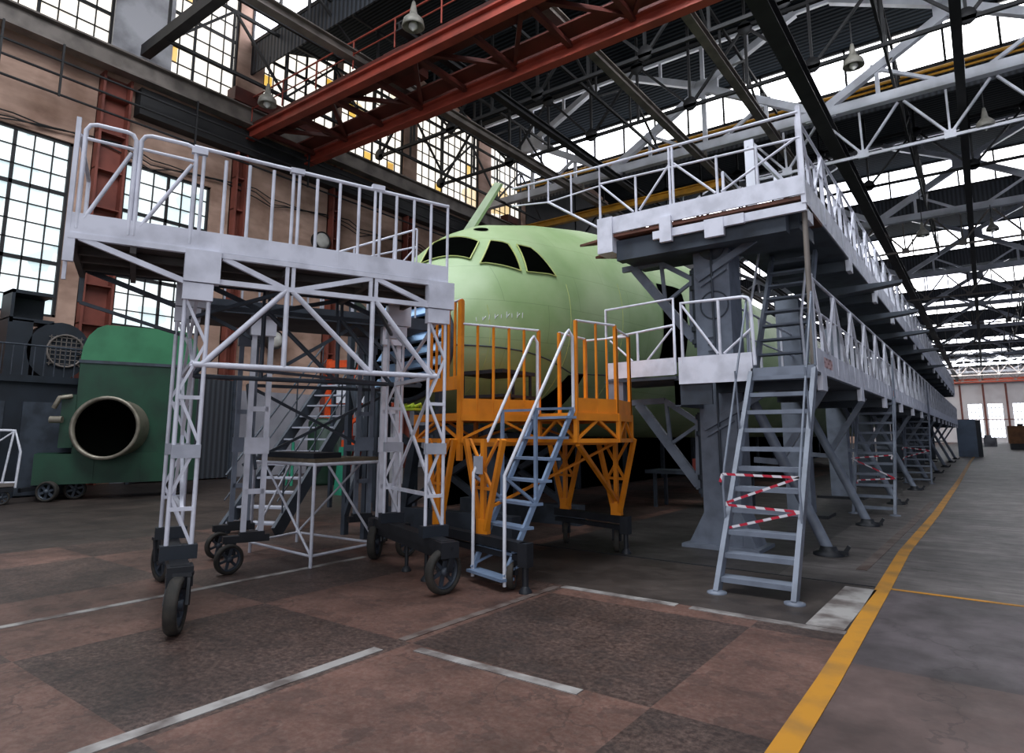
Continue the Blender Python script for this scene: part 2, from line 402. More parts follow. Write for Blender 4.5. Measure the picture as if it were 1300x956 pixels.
# columns with stiffener plates standing against the wall
for k, yc in enumerate(bays[:26]):
    c = MB(); h = 14.2; w = .47 if k == 0 else .24
    c.box((XL+.02,yc-w,0), (XL+.45,yc-w+.08,h)); c.box((XL+.02,yc+w-.08,0), (XL+.45,yc+w,h))
    c.box((XL+.02,yc-w,0), (XL+.1,yc+w,h))
    z = 1.2
    while z < h: c.box((XL+.08,yc-w,z), (XL+.4,yc+w,z+.05)); z += 1.35
    struct('column', c, 'redcol')
struct('trim_30', MB().box((XL+.01,9.2,13.1),(XL+.5,60,14.1)), 'dsteel')  # added dark strip standing in for the shade below the crane runway
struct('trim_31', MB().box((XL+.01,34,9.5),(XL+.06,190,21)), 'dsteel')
# crane runway and pipes along the wall
rb = MB(); rb.ibeam((XL+.75,-8,14.55), (XL+.75,YF,14.55), .45, .75, .06)
struct('crane_runway', rb, 'steel')
pp = MB()
for x, z in ((XL+1.0,13.6),(XL+1.0,13.1),(XL+.9,12.5)): pp.tube([(x,-8,z),(x,30,z)], .04, 6)
for y in (2,5,6.6,11,16): pp.bar((XL+1.0,y,12.4),(XL+1.0,y,14.2),.06)
tag(pp.build('wall_pipework', 'dsteel'), 'thin dark pipes running under the crane runway on left wall', 'pipe')
cb = MB()
for k in range(3):
    pts = []
    for i in range(40):
        y = -2+i*.7; pts.append((XL+.12+.02*k, y, 11.75-.1*k+.14*math.sin(i*.9+k)+.06*random.random()-(.15 if i % 7 == 3 else 0)))
    cb.tube(pts, .025, 5)
tag(cb.build('wall_cable', 'cable'), 'sagging black cable bundle strung along the beige left wall', 'cable')
# far wall
fw = MB(); wz = (1.2, 9.3)
fx = [(-3.1,-.2), (.8,3.8), (5.6,8.6)]
fw.box((XL,YF,0), (XR,YF+.4,wz[0])); fw.box((XL,YF,wz[1]), (XR,YF+.4,22)); prev = XL
for a, b in fx: fw.box((prev,YF,wz[0]), (a,YF+.4,wz[1])); prev = b
fw.box((prev,YF,wz[0]), (XR,YF+.4,wz[1]))
M['farwall'] = paint('far_plaster', '#eae6e6', '#cfc8c8', .8, 0, .3, .6)
struct('wall_far', fw, 'farwall')
for a, b in fx:
    fr = MB()
    for i in range(5): x = a+(b-a)*i/4; fr.box((x-.06,YF+.1,wz[0]), (x+.06,YF+.2,wz[1]))
    for j in range(9): z = wz[0]+(wz[1]-wz[0])*j/8; fr.box((a,YF+.1,z-.06), (b,YF+.2,z+.06))
    f = fr.build('window_%d' % wi, 'trusswhite', kind='structure'); wi += 1
    MB().box((a,YF+.22,wz[0]), (b,YF+.25,wz[1])).build('pane', 'farwin', f)
fc = MB()
for x in (-4.3,.3,4.7,9.3): fc.box((x-.2,YF-.35,0), (x+.2,YF-.02,14))
fc.box((XL,YF-.3,5.4), (XR,YF-.1,5.6))
struct('trim_1', fc, 'redcol')
# roof: saw-tooth bays, a band of rooflights at the top of each
G0 = [13.6, 33.0, 51.0, 69.0, 87.0, 105.0, 123.0, 141.0, 159.0, 177.0, 192.0]
starts = [-8] + G0
for k, g in enumerate(G0):
    a = starts[k]; mid = (a+g)/2
    rf = MB()
    pr = [(a+.25,18.35),(mid,21.7),(g,20.45)] if k else [(-8,21),(3,21.7),(g,20.45)]
    for (ya,za),(yb,zb) in zip(pr, pr[1:]):
        rf.add([(XL-.4,ya,za),(XR,ya,za),(XR,yb,zb),(XL-.4,yb,zb),(XL-.4,ya,za+.15),(XR,ya,za+.15),(XR,yb,zb+.15),(XL-.4,yb,zb+.15)],
               [(0,1,2,3),(7,6,5,4),(0,4,5,1),(2,6,7,3),(1,5,6,2),(0,3,7,4)])
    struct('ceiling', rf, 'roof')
    if k == len(G0)-1: break
    fr = MB()
    for i in range(20): x = XL+(XR-XL)*i/19; fr.box((x-.05,g-.06,18.3), (x+.05,g+.04,20.5))
    fr.box((XL,g-.06,20.35), (XR,g+.05,20.5)); fr.box((XL,g-.06,18.25), (XR,g+.05,18.42))
    f = fr.build('window_%d' % wi, 'dsteel', kind='structure'); wi += 1
    MB().box((XL,g+.06,18.4), (XR,g+.09,20.4)).build('pane', 'sky', f)
    ap = MB().box((XL,g-.02,16.9), (XR,g+.05,18.28))
    struct('trim_%d' % (k+2), ap, 'corr')
    yp = MB(); yp.tube([(XL+.3,g-.35,18.0),(XR,g-.35,18.0)], .08, 6); yp.tube([(XL+.3,g-.35,17.75),(XR,g-.35,17.75)], .06, 6)
    lab = ['yellow pipe pair along the apron behind the first white truss', 'yellow pipe pair along the apron behind the second white truss', 'yellow pipe pair along the apron behind the third white truss']
    if k == 1: tag(yp.build('yellow_pipe', 'yellowpipe'), lab[k-1], 'pipe')

# roof trusses
TR = [9.3, 29.2, 47.2, 65.2, 83.2, 101.2, 119.2, 137.2, 155.2, 173.2]
ordw = ['', 'first', 'second', 'third', 'fourth', 'fifth', 'sixth', 'seventh', 'eighth', 'ninth']
TX0, TX1 = XL+.3, XR
def make_truss(k, Y):
    mat = 'dsteel' if k == 0 else 'trusswhite'
    lab = 'dark roof truss overhead in front of the red crane' if k == 0 else 'white painted roof truss, %s one beyond the red crane' % ordw[k]
    t = thing('roof_truss', lab, 'truss', (TX0,Y,15.6), 0, None if k == 0 else 'white roof trusses')
    zb, zm, zt = 15.6, 18.7, 20.85
    MB().bar((TX0,Y,zb),(TX1,Y,zb),.34,.42).build('bottom_chord', mat, t, True)
    MB().bar((TX0,Y,zt),(TX1,Y,zt),.16,.14).build('top_chord', mat, t, True)
    nodes = [-20.1,-9.8,.5,10.8]; bots = [-14.95,-4.65,5.65]
    w = MB()
    class G_:
        def box(self, a, b): MB().box(a, b).build('gusset_plate', mat, t, True)
    gs = G_()
    for n in nodes:
        gs.box((n-.75,Y-.09,zm-.4), (n+.75,Y+.09,zm+.4))
        w.bar((n,Y,zb),(n,Y,zm),.16,.2); w.bar((n,Y,zm),(n,Y,zt),.14,.18)
        for sgn in (-1,1):
            e = n+sgn*5.15
            if TX0-.5 < e < TX1+.5:
                w.bar((n+sgn*.3,Y,zm-.2),(e,Y,zb+.1),.34,.3,(0,1,0))
                mx = n+sgn*2.9; mz = zm-.2-(zm-.3-zb)*2.6/4.85
                w.bar((mx,Y,mz),(mx,Y,zb),.14,.16); w.bar((mx,Y,mz),(mx-sgn*2.1,Y,zb+.15),.13,.15,(0,1,0))
                gs.box((mx-.22,Y-.06,mz-.2),(mx+.22,Y+.06,mz+.2))
            e2 = n+sgn*4.4
            if TX0-.5 < e2 < TX1+.5:
                w.bar((n+sgn*.4,Y,zm+.25),(e2,Y,zt),.32,.28,(0,1,0))
                w.bar((n+sgn*2.2,Y,zm+1.2),(n+sgn*2.2,Y,zt),.12,.14)
    for b in bots: gs.box((b-.6,Y-.1,zb-.25), (b+.6,Y+.1,zb+.35))
    w.build('web', mat, t, True)
    if k:
        lw = MB(); x = -6.3
        lw.bar((-8,Y+.6,13.55),(TX1,Y+.6,13.55),.1,.12)
        while x < 12:
            lw.bar((x,Y+.6,13.6),(x-1.45,Y+.3,15.4),.09); lw.bar((x,Y+.6,13.6),(x+1.45,Y+.3,15.4),.09); lw.bar((x,Y+.6,13.6),(x,Y+.3,15.4),.08)
            lw.box((x-.2,Y+.54,13.45),(x+.2,Y+.66,13.8)); x += 3.1
        lw.build('hanging_web', 'trusswhite' if k == 1 else 'steel', t, True)
    return t
for k, Y in enumerate(TR): make_truss(k, Y)
# secondary dark cross-bracing between trusses (longitudinal lattice girders under the roof)
def lattice(x, y0, y1, z0, z1, step, mat, name, label):
    t = thing(name, label, 'girder', (x,y0,z0))
    c = MB(); c.bar((x,y0,z0),(x,y1,z0),.1,.12); c.bar((x,y0,z1),(x,y1,z1),.1,.12); c.build('chord', mat, t, True)
    w = MB(); y = y0; i = 0; n = max(2, round((y1-y0)/step)); st = (y1-y0)/n
    for i in range(n):
        za, zb_ = (z0,z1) if i % 2 == 0 else (z1,z0)
        w.bar((x,y0+i*st,za),(x,y0+(i+1)*st,zb_),.09); w.bar((x,y0+i*st,z0),(x,y0+i*st,z1),.08)
    w.build('web', mat, t, True); return t
lattice(-22.0, 9.3, 33, 15.4, 17.9, 2.4, 'dsteel', 'lattice_girder', 'dark lattice girder in front of the left clerestory windows')
lattice(-18.6, 9.3, 29.2, 15.9, 18.0, 3.3, 'dsteel', 'lattice_girder', 'dark lattice girder crossing above the red crane end, left of it')
lattice(-12.2, 9.3, 29.2, 16.0, 18.0, 3.3, 'dsteel', 'lattice_girder', 'dark lattice girder under the roof above the red crane middle')
lattice(-7.2, 11.0, 46, 16.0, 18.0, 3.3, 'dsteel', 'lattice_girder', 'dark lattice girder high above the fuselage roof')
lattice(-1.8, 14.0, 60, 16.0, 18.0, 3.3, 'dsteel', 'lattice_girder', 'dark lattice girder high above the upper gallery')
lattice(4.6, 20.0, 180, 16.0, 18.0, 4.5, 'dsteel', 'lattice_girder', 'dark lattice girder along the roof over the right aisle edge')
def cross_girder(Y, label):
    XA_ = XL+.7; t = thing('lattice_girder', label, 'girder', (XA_,Y,15.5))
    MB().bar((XA_,Y,15.5),(XR,Y,15.5),.12,.14).build('chord', 'dsteel', t, True); MB().bar((XA_,Y,18.2),(XR,Y,18.2),.12,.14).build('chord', 'dsteel', t, True)
    w = MB(); x = XA_; i = 0
    while x < XR-2:
        za, zb_ = (15.5,18.2) if i % 2 == 0 else (18.2,15.5)
        w.bar((x,Y,za),(x+2.4,Y,zb_),.1); w.bar((x,Y,15.5),(x,Y,19.6),.1); w.lathe((x,Y-.06,15.6 if i % 2 == 0 else 18.1),(0,1,0),[(0,0),(.3,0),(.3,.12),(0,.12)],10); x += 2.4; i += 1
    w.build('web', 'dsteel', t, True)
cross_girder(20.3, 'dark cross girder between the red crane and the first white truss')
cross_girder(24.8, 'dark cross girder just in front of the first white truss')
cross_girder(39.5, 'dark cross girder between the first and second white trusses')
# hoist rails along the hall, hung under the trusses
for x, w, h, y0, mat, lab in [(-16.72,.34,.36,8.5,'steel','brown grey hoist rail crossing behind the red crane, leftmost'), (-14.2,.3,.3,13,'dsteel','dark hoist rail second from left under the roof'),
        (-9.82,.3,.34,12,'steel','grey hoist rail descending to the fuselage roof, third from left'), (-6.42,.3,.34,11,'steel','grey hoist rail over the upper platform, fourth from left'),
        (-4.4,.55,.6,8.5,'dsteel','thick black hoist rail above the galleries'), (.38,.3,.4,8.5,'dsteel','dark hoist rail running down the aisle ceiling at right')]:
    t = thing('hoist_rail', lab, 'rail', (x,y0,14.8), 0, 'hoist rails under the roof')
    MB().ibeam((x,y0,14.8),(x,186,14.8),w,h,.05).build('rail_beam', mat, t, True)
    hg = MB()
    for Y in TR:
        if Y > y0: hg.bar((x,Y,14.9),(x,Y,15.5),.1)
    hg.build('hanger', mat, t, True)
for x, z in ((-5.6,16.9),(-10.9,16.9),(-15.5,16.8)):
    pass
# white gable sheet and clutter by the first column
struct('trim_20', MB().box((XL+.05,8.25,15.35),(XL+.14,10.3,20.2)), 'panelwhite')

# red overhead crane
cr = thing('overhead_crane', 'red twin girder overhead travelling crane spanning the hall', 'crane', (XL+.75,14.8,14.9))
for Y, zz in ((13.4,13.95), (16.2,13.85)):
    g = MB(); g.ibeam((XL+.6,Y,zz-.05),(9,Y,zz-.05),.34,.46,.07); g.build('girder', 'crane', cr, True)
    MB().bar((XL+.6,Y+.12,zz+.31),(9,Y+.12,zz+.31),.3,.26).build('girder_web', 'crane_dk', cr, True)
wk = MB(); wk.box((XL+.7,13.7,14.2), (9,14.5,14.26)); wk.box((XL+.7,15.3,14.1), (9,16.0,14.16)); wk.build('walkway', 'crane_dk', cr, True)
br = MB(); x = XL+1.2; i = 0
while x < 8: br.bar((x,13.5,14.05),(x+2.2,16.1,14.05),.14) if i % 2 == 0 else br.bar((x,16.1,14.05),(x+2.2,13.5,14.05),.14); br.bar((x,13.5,13.95),(x,16.1,13.95),.18); x += 2.2; i += 1
br.build('cross_bracing', 'crane_dk', cr, True)
rl = MB(); rl.tube([(XL+1,13.2,15.35),(-3,13.2,15.35)], .035, 6); rl.tube([(XL+1,13.2,14.85),(-3,13.2,14.85)], .025, 6)
x = XL+1
while x < -3: rl.tube([(x,13.2,14.3),(x,13.2,15.35)], .03, 6); x += 2.1
rl.build('railing', 'crane', cr, True)
en = MB(); en.box((XL+.45,12.4,14.93),(XL+1.05,17.2,15.5))
en.build('end_carriage', 'crane_dk', cr, True)
hs = MB(); hs.box((-16.2,14.0,14.28),(-15.0,15.2,14.9)); hs.tube([(-16.1,14.3,14.9),(-15.2,14.3,14.9)], .3, 12); hs.build('trolley', 'crane_dk', cr, True)

fcn = thing('overhead_crane', 'distant orange red crane girder high before the far end wall', 'crane', (XL+.75,186,14.0))
MB().ibeam((XL+.6,186,14.5),(XR,186,14.5),.6,1.0,.1).build('girder', 'machorange', fcn, True)
MB().box((XL+.45,185,14.9),(XL+1.05,187,15.4)).build('end_carriage', 'crane_dk', fcn, True)
ycn = thing('overhead_crane', 'yellow crane girder in the dark behind the aircraft roof', 'crane', (XL+.75,31.2,14.9))
MB().ibeam((XL+.6,31.2,14.4),(-9.6,31.2,14.4),.3,.4,.06).build('girder', 'yellowpipe', ycn, True)
MB().box((XL+.45,30.6,14.93),(XL+1.05,32.0,15.4)).bar((XL+.75,31.2,14.4),(XL+.75,31.2,15),.2).build('end_carriage', 'crane_dk', ycn, True)
# pendant lamps under the trusses
def lamp(x, y, z, lab):
    t = thing('pendant_lamp', lab, 'lamp', (x,y,z), 0, 'bell shaped hall lamps')
    MB().lathe((x,y,z), (0,0,-1), [(.05,-.5),(.09,-.3),(.12,-.1),(.3,.1),(.34,.3),(.3,.32),(.1,.12)], 16).build('lamp_shade', 'lampmetal', t, True)
    MB().tube([(x,y,z+.4),(x,y,15.5)], .025, 6).build('stem', 'dsteel', t, True)
    MB().lathe((x,y,z-.2), (0,0,-1), [(.02,-.1),(.12,0),(.14,.12),(.02,.24)], 12).build('bulb', 'cream', t, True)
lamp(1.05,29.9,13.9,'bell lamp hanging at right in front of the first white truss')
lamp(-2.5,22.7,14.2,'bell lamp hanging beside the thick black rail above the galleries')
lamp(-12.6,12.1,13.9,'bell lamp hanging at top centre before the red crane')
lamp(-20.1,12.1,13.9,'bell lamp hanging by the left wall before the red crane')
lamp(1.4,47.0,14.2,'bell lamp hanging at right in front of the second white truss')
lamp(-1.9,42.0,13.2,'bell lamp hanging above the far upper gallery')

# ------------------------------------------------------------------ fuselage
XC = -7.4
ST = [(7.1,1.02,3.95,3.05,2.15),(7.35,1.2,4.3,3.12,2.05),(7.8,1.48,4.85,3.25,1.95),(8.3,1.7,5.25,3.4,1.87),(8.75,1.85,5.47,3.5,1.8),(10,2.08,5.8,3.7,1.68),(11.5,2.22,6.1,3.9,1.6),(13,2.3,6.32,4.0,1.58),(16,2.35,6.5,4.05,1.55),(48,2.35,6.5,4.05,1.55)]
def st(Y):
    for a, b in zip(ST, ST[1:]):
        if Y <= b[0]:
            t = (Y-a[0])/(b[0]-a[0]); return [p+(q-p)*t for p, q in zip(a,b)]
    return ST[-1]
def sf(Y, th, off=0.):
    _, w, zt, zm, zb = st(Y); a = R(th); h = zt-zm if math.sin(a) > 0 else zm-zb
    p = Vector((XC+w*math.cos(a), Y, zm+h*math.sin(a)))
    if off:
        p1 = sf(Y, th+1); p2 = sf(Y+.05, th); p0 = Vector(p); n = (p1-p0).cross(p2-p0)
        n.normalize()
        if n.dot(p0-Vector((XC,Y,zm))) < 0: n = -n
        p += n*off
    return p
pl = thing('aircraft', 'pale green primed aircraft fuselage with open cockpit window frames, boxed in by platforms', 'aircraft', (XC,7.1,0))
mb = MB(); N = 96; rings = []
Ys = [7.1,7.2,7.35,7.5,7.65,7.8,7.95,8.1,8.3,8.5,8.75,9.1,9.5,10,10.7,11.5,12.2,13,14.5,16,20,26,34,48]
for Y in Ys: rings.append([sf(Y, 360*k/N) for k in range(N)])
vs = [p for r in rings for p in r]
fs = [(i*N+k,(i+1)*N+k,(i+1)*N+(k+1)%N,i*N+(k+1)%N) for i in range(len(Ys)-1) for k in range(N)]
mb.add(vs, fs, True); mb.build('hull', 'fus', pl, True)
# front bulkhead, set back inside the rim
bh = MB(); bh.add([sf(7.12, 360*k/N) for k in range(N)], [tuple(range(N))]); bh.build('bulkhead', 'void', pl, True, label='dark open nose bulkhead')
rim = MB(); rim.tube([sf(7.1, 360*k/N) for k in range(N+1)], .045, 6); rim.build('nose_rim', 'dgrey', pl, True, label='dark nose rim')
def patch(name, corners, mat, off, border=0, nu=10, nv=8, label=None):
    """curved panel lying on the hull between four (Y, angle) corners"""
    c = corners; mb = MB(); g = []
    for i in range(nu+1):
        for j in range(nv+1):
            u, v = i/nu, j/nv
            a = [c[0][q]+(c[1][q]-c[0][q])*v for q in (0,1)]; b = [c[3][q]+(c[2][q]-c[3][q])*v for q in (0,1)]
            g.append(sf(a[0]+(b[0]-a[0])*u, a[1]+(b[1]-a[1])*u, off))
    mb.add(g, [(i*(nv+1)+j,(i+1)*(nv+1)+j,(i+1)*(nv+1)+j+1,i*(nv+1)+j+1) for i in range(nu) for j in range(nv)], True)
    o = mb.build(name, mat, pl, True, label=label)
    if border:
        pts = []
        for a, b in zip(c, c[1:]+c[:1]):
            for t in range(8): pts.append(sf(a[0]+(b[0]-a[0])*t/8, a[1]+(b[1]-a[1])*t/8, off+.012))
        pts.append(pts[0])
        f = MB()
        for a, b in zip(pts, pts[1:]): f.bar(a, b, border, border*.7)
        fr = f.build('window_frame', 'fusframe', o, False)
        for v_ in fr.data.vertices: v_.co = parent_matrix(pl).inverted() @ v_.co
    return o
W = [[(8.06,62.5),(7.72,54.1),(7.49,93.2),(8.06,101)], [(8.185,57.8),(7.76,46.2),(8.257,29.1),(8.36,48.9)], [(8.49,46.8),(8.345,27.6),(8.9,22.2),(8.70,41.7)]]
W += [[(y,180-a) for y, a in w] for w in W[1:]]
for w in W: patch('cockpit_window', w, 'void', .012, .022, label='dark open cockpit window')
hp = [sf(8.42+.1*math.cos(a), 74+5*math.sin(a), .01) for a in [2*math.pi*k/20 for k in range(20)]]
MB().add(hp, [tuple(range(20))]).build('roof_port', 'void', pl, True, label='small dark oval port on the roof')
patch('door_opening', [(12.2,21),(12.2,-20),(13.4,-20),(13.4,21)], 'void', .012, 0, 8, 10, label='dark doorway opening in the fuselage side')
patch('door_opening', [(9.35,-31),(9.0,-56),(9.75,-58),(9.75,-30)], 'void', .012, 0, 8, 10, label='dark nose gear bay opening')
sm = MB(); pts = [sf(7.15+(9.4-7.15)*i/14, -6-24*i/14, .004) for i in range(15)]; pts += [sf(9.4+i*.8, -30, .004) for i in range(1,10)]
sm.tube(pts, .012, 5); sm.build('skin_seam', 'dgrey', pl, True)
sm = MB()
for i in range(3):
    sm.tube([sf(7.6+i*1.5, a, .003) for a in range(-60, 22, 6)], .006, 4)
sm.build('frame_seam', 'fusframe', pl, True)
sm = MB()
for i in range(9):
    y = 7.42+i*.085; hgt = 2+1.6*random.random(); sm.tube([sf(y, 9.5-i*.7, .005), sf(y+.02*random.random(), 9.5-i*.7+hgt, .005)], .0055, 4)
    if i % 2: sm.tube([sf(y, 10-i*.7, .005), sf(y+.05, 11.5-i*.7, .005)], .005, 4)
sm.build('chalk_writing', 'lightwhite', pl, True, label='faint white handwritten chalk note')
# raised pale green hatch door on the far side of the roof
hd = MB(); hd.prism([(-9.0,5.15),(-8.68,5.15),(-7.36,6.6),(-7.52,6.66)], 1, 9.58, 9.66)
hd.build('hatch_door', 'fuslight', pl, True, label='narrow pale green hatch door standing open')
# blue ribbed cover in front of the nose bulkhead
nc = thing('nose_cover', 'pale blue ribbed slatted cover in front of the aircraft nose', 'cover', (-7.4,6.9,2.2))
for i in range(7):
    z = 2.35+i*.21; s_ = MB(); y = 6.72+.03*i
    s_.add([(-7.7,y,z),(-6.4,y,z+.08),(-6.4,y+.1,z+.22),(-7.7,y+.1,z+.14),(-7.7,y+.14,z),(-6.4,y+.14,z+.08),(-6.4,y+.14,z+.22),(-7.7,y+.14,z+.14)],
           [(0,1,2,3),(7,6,5,4),(0,4,5,1),(2,6,7,3),(1,5,6,2),(0,3,7,4)])
    s_.build('slat', 'blue', nc, True)
bb = MB(); bb.bar((-7.6,6.95,.0),(-7.6,6.95,3.7),.08); bb.bar((-6.5,6.95,0),(-6.5,6.95,3.7),.08); bb.build('post', 'dgrey', nc, True)
# dark grey cradle carrying the nose
cd = thing('nose_cradle', 'dark grey steel trestle cradle under the aircraft nose', 'trestle', (-7.4,9.0,0))
for x in (-8.5,-6.3):
    for y in (8.2,10.2):
        MB().bar((x,y,0),(x*.7-7.4*.3,y,1.75),.16).build('leg', 'dgrey', cd, True)
for y, z in ((8.1,1.62),(10.1,1.5)):
    MB().box((-8.8,y,0),(-6.0,y+.25,.35)).build('base_beam', 'dgrey', cd, True)
    MB().box((-8.2,y-.05,z),(-6.6,y+.25,z+.16)).build('saddle', 'dgrey', cd, True)
    MB().bar((-8.6,y+.1,.3),(-6.2,y+.1,1.6),.1).bar((-6.2,y+.1,.3),(-8.6,y+.1,1.6),.1).build('cross_brace', 'dgrey', cd, True)

# ------------------------------------------------------------------ wheels for the trolleys
def wheel(parent, c, ax, r, w, hub='dgrey'):
    """spoked rubber wheel, c = hub centre"""
    o = MB().lathe(c, ax, [(r*.78,-w/2),(r*.93,-w/2),(r,-w*.3),(r,w*.3),(r*.93,w/2),(r*.78,w/2),(r*.78,-w/2)], 28).build('wheel', 'rubber', parent, True)
    hb = MB(); C = Vector(c); d = Vector(ax).normalized(); x = d.cross(Vector((0,0,1))).normalized(); y = d.cross(x)
    hb.lathe(c, ax, [(.0,-w*.55),(r*.2,-w*.55),(r*.2,w*.55),(0,w*.55)], 14); hb.lathe(c, ax, [(r*.7,-w*.3),(r*.79,-w*.3),(r*.79,w*.3),(r*.7,w*.3),(r*.7,-w*.3)], 28)
    for k in range(6):
        a = math.pi*k/3+.3; q = x*math.cos(a)+y*math.sin(a); hb.bar(C+q*r*.15, C+q*r*.75, w*.35, r*.14, tuple(d))
    h = hb.build('hub', hub, o)
    inv = parent_matrix(parent).inverted()
    for v in h.data.vertices: v.co = inv @ v.co
    return o
def loc2w(o, p): return parent_matrix(o) @ Vector(p)
def dirw(o, d): return parent_matrix(o).to_3x3() @ Vector(d)

# ------------------------------------------------------------------ near white scaffold tower bridge
sc = thing('scaffold_platform', 'large white mobile scaffold platform on spoked castor wheels at left front', 'scaffold', (-6.0,4.3,0), R(67))
YF_, YB = -.65, .68
def lat_leg(x, y, side):
    """two posts with zigzag lacing, gusset box on top"""
    mb = MB(); a0, a1 = x-.1, x+.1; zt = 2.9
    for xx in (a0, a1): mb.tube([(xx,y,.6),(xx,y,zt)],.02,8)
    z = .62; i = 0
    while z < 2.75:
        z2 = min(z+.46, 2.88)
        mb.bar((a0 if i % 2 else a1,y,z),(a1 if i % 2 else a0,y,z2),.026)
        i += 1; z = z2
    for z in (.95, 1.95): mb.bar((a0,y,z),(a1,y,z),.035)
    o = mb.build('leg', 'white', sc)
    MB().box((a0-.02,y-.035,1.4),(a1+.02,y+.035,1.52)).build('leg_plate', 'plate', o)
    MB().box((a0-.03,y-.05,2.86),(a1+.03,y+.05,3.02)).build('leg_cap', 'white', o)
    g = MB(); g.box((a0-.03,y-.06,3.03),(a1+.08,y+.06,3.34)); g.build('gusset_box', 'white', o)
    MB().box((a0-.05,y-.06,.52),(a1+.05,y+.06,.64)).build('foot_shoe', 'navy', o)
    return o
for x in (-1.2, 1.26):
    for y in (YF_, YB): lat_leg(x, y, 1)
    tw = MB(); tw.bar((x,YF_,.95),(x,YB,.95),.04); tw.bar((x,YF_,2.26),(x,YB,2.26),.045); tw.bar((x,YF_,2.26),(x,YB,2.9),.03); tw.bar((x,YB,2.26),(x,YF_,2.9),.03)
    tw.bar((x,YF_,.95),(x,YB,2.26),.03); tw.bar((x,YB,.95),(x,YF_,2.26),.03)
    tw.build('end_brace', 'white', sc)
    bg = MB(); bg.bar((x,-1.02,.47),(x,1.28,.47),.15,.11); bg.bar((x,-1.02,.37),(x,1.28,.37),.1,.08)
    for y in (-.98, 1.2):
        bg.box((x-.1,y-.1,.36),(x+.1,y+.1,.52))
    bg.build('bogie_beam', 'black', sc)
jk = MB()
for x, ys in ((1.26,(-.35,.25)),(-1.2,(.75,))):
    for y in ys:
        j = MB(); j.tube([(x+.05,y,.05),(x+.05,y,.42)], .025, 8); j.lathe((x+.05,y,.0),(0,0,1),[(.06,.0),(.06,.02),(.03,.06)],12,True); j.build('jack_foot', 'black', sc)
for x, y, ang in ((-1.2,-1.05,-16), (-1.25,1.18,20), (1.28,-.98,-72), (1.26,1.22,-35)):
    r = .225; fk = MB(); a = R(ang); ax = Vector((math.cos(a),math.sin(a),0)); tr = Vector((-ax.y,ax.x,0))*-.06
    C = Vector((x,y,r))+tr
    fk.tube([(x,y,.44),(x,y,.36)], .07, 12)
    for s_ in (-1,1): fk.bar(C+ax*.085*s_, Vector((x,y,.46))+ax*.075*s_-tr*.2, .06, .025, tuple(ax))
    fk.bar(Vector((x,y,.46))-ax*.1, Vector((x,y,.46))+ax*.1, .09, .03)
    fk.build('castor_fork', 'black', sc)
    wheel(sc, loc2w(sc, C), dirw(sc, ax), r, .1)
# deck
XA, XB = -2.24, 1.38
MB().box((XA+.02,YF_+.02,3.33),(XB-.02,YB+.03,3.37)).build('deck', 'ply', sc)
sk = MB()
for y in (-.3,0,.35): sk.bar((XA,y,3.29),(XB,y,3.29),.05,.07)
for x in (XA+.03,-1.75,-1.2,-.37,.5,1.3): sk.bar((x,YF_,3.28),(x,YB,3.28),.05,.08)
sk.build('deck_joist', 'ply', sc)
for y in (YF_, YB+.02):
    MB().box((XA,y-.015,3.35),(XB,y+.015,3.54)).build('kick_board', 'white', sc)
MB().box((XA-.012,YF_,3.35),(XA+.012,YB,3.54)).build('kick_board', 'white', sc)
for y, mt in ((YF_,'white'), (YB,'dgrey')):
    t = MB(); zc = 3.06
    t.bar((-1.1,y,3.32),(1.2,y,3.32),.05,.05)
    t.bar((-1.05,y,zc),(1.2,y,zc),.045,.05)
    for x in (-.37,.5): t.bar((x-.03,y,zc-.02),(x-.03,y,3.34),.035); t.bar((x+.03,y,zc-.02),(x+.03,y,3.34),.035)
    t.bar((-1.0,y,3.3),(-.4,y,zc),.04,.05); t.bar((-.32,y,zc),(.48,y,3.29),.04,.05); t.bar((.53,y,3.29),(1.12,y,zc+.02),.04,.05)
    # cantilever strut at the free end
    t.bar((XA+.08,y,3.32),(-1.28,y,3.02),.04,.05); t.bar((XA,y,3.33),(-1.2,y,3.33),.05,.05)
    t.bar((XA+.03,y,3.1),(XA+.03,y,3.34),.045)
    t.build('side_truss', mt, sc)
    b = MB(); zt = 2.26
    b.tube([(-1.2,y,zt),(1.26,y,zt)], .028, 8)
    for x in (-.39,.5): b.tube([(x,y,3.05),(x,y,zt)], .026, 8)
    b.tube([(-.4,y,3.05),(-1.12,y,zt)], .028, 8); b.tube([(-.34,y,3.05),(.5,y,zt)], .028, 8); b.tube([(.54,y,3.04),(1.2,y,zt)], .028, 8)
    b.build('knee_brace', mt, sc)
xb = MB(); xb.bar((-1.2,YB,2.9),(-.37,YF_,3.05),.035); xb.bar((.5,YF_,3.05),(1.2,YB,2.9),.035); xb.bar((-1.2,YF_,2.26),(1.26,YB,2.26),.03); xb.bar((XA+.03,YB,2.98),(-1.2,YB,2.7),.035); xb.bar((XA+.03,YB,2.98),(XA+.03,YB,3.34),.04)
xb.build('plan_brace', 'dgrey', sc)
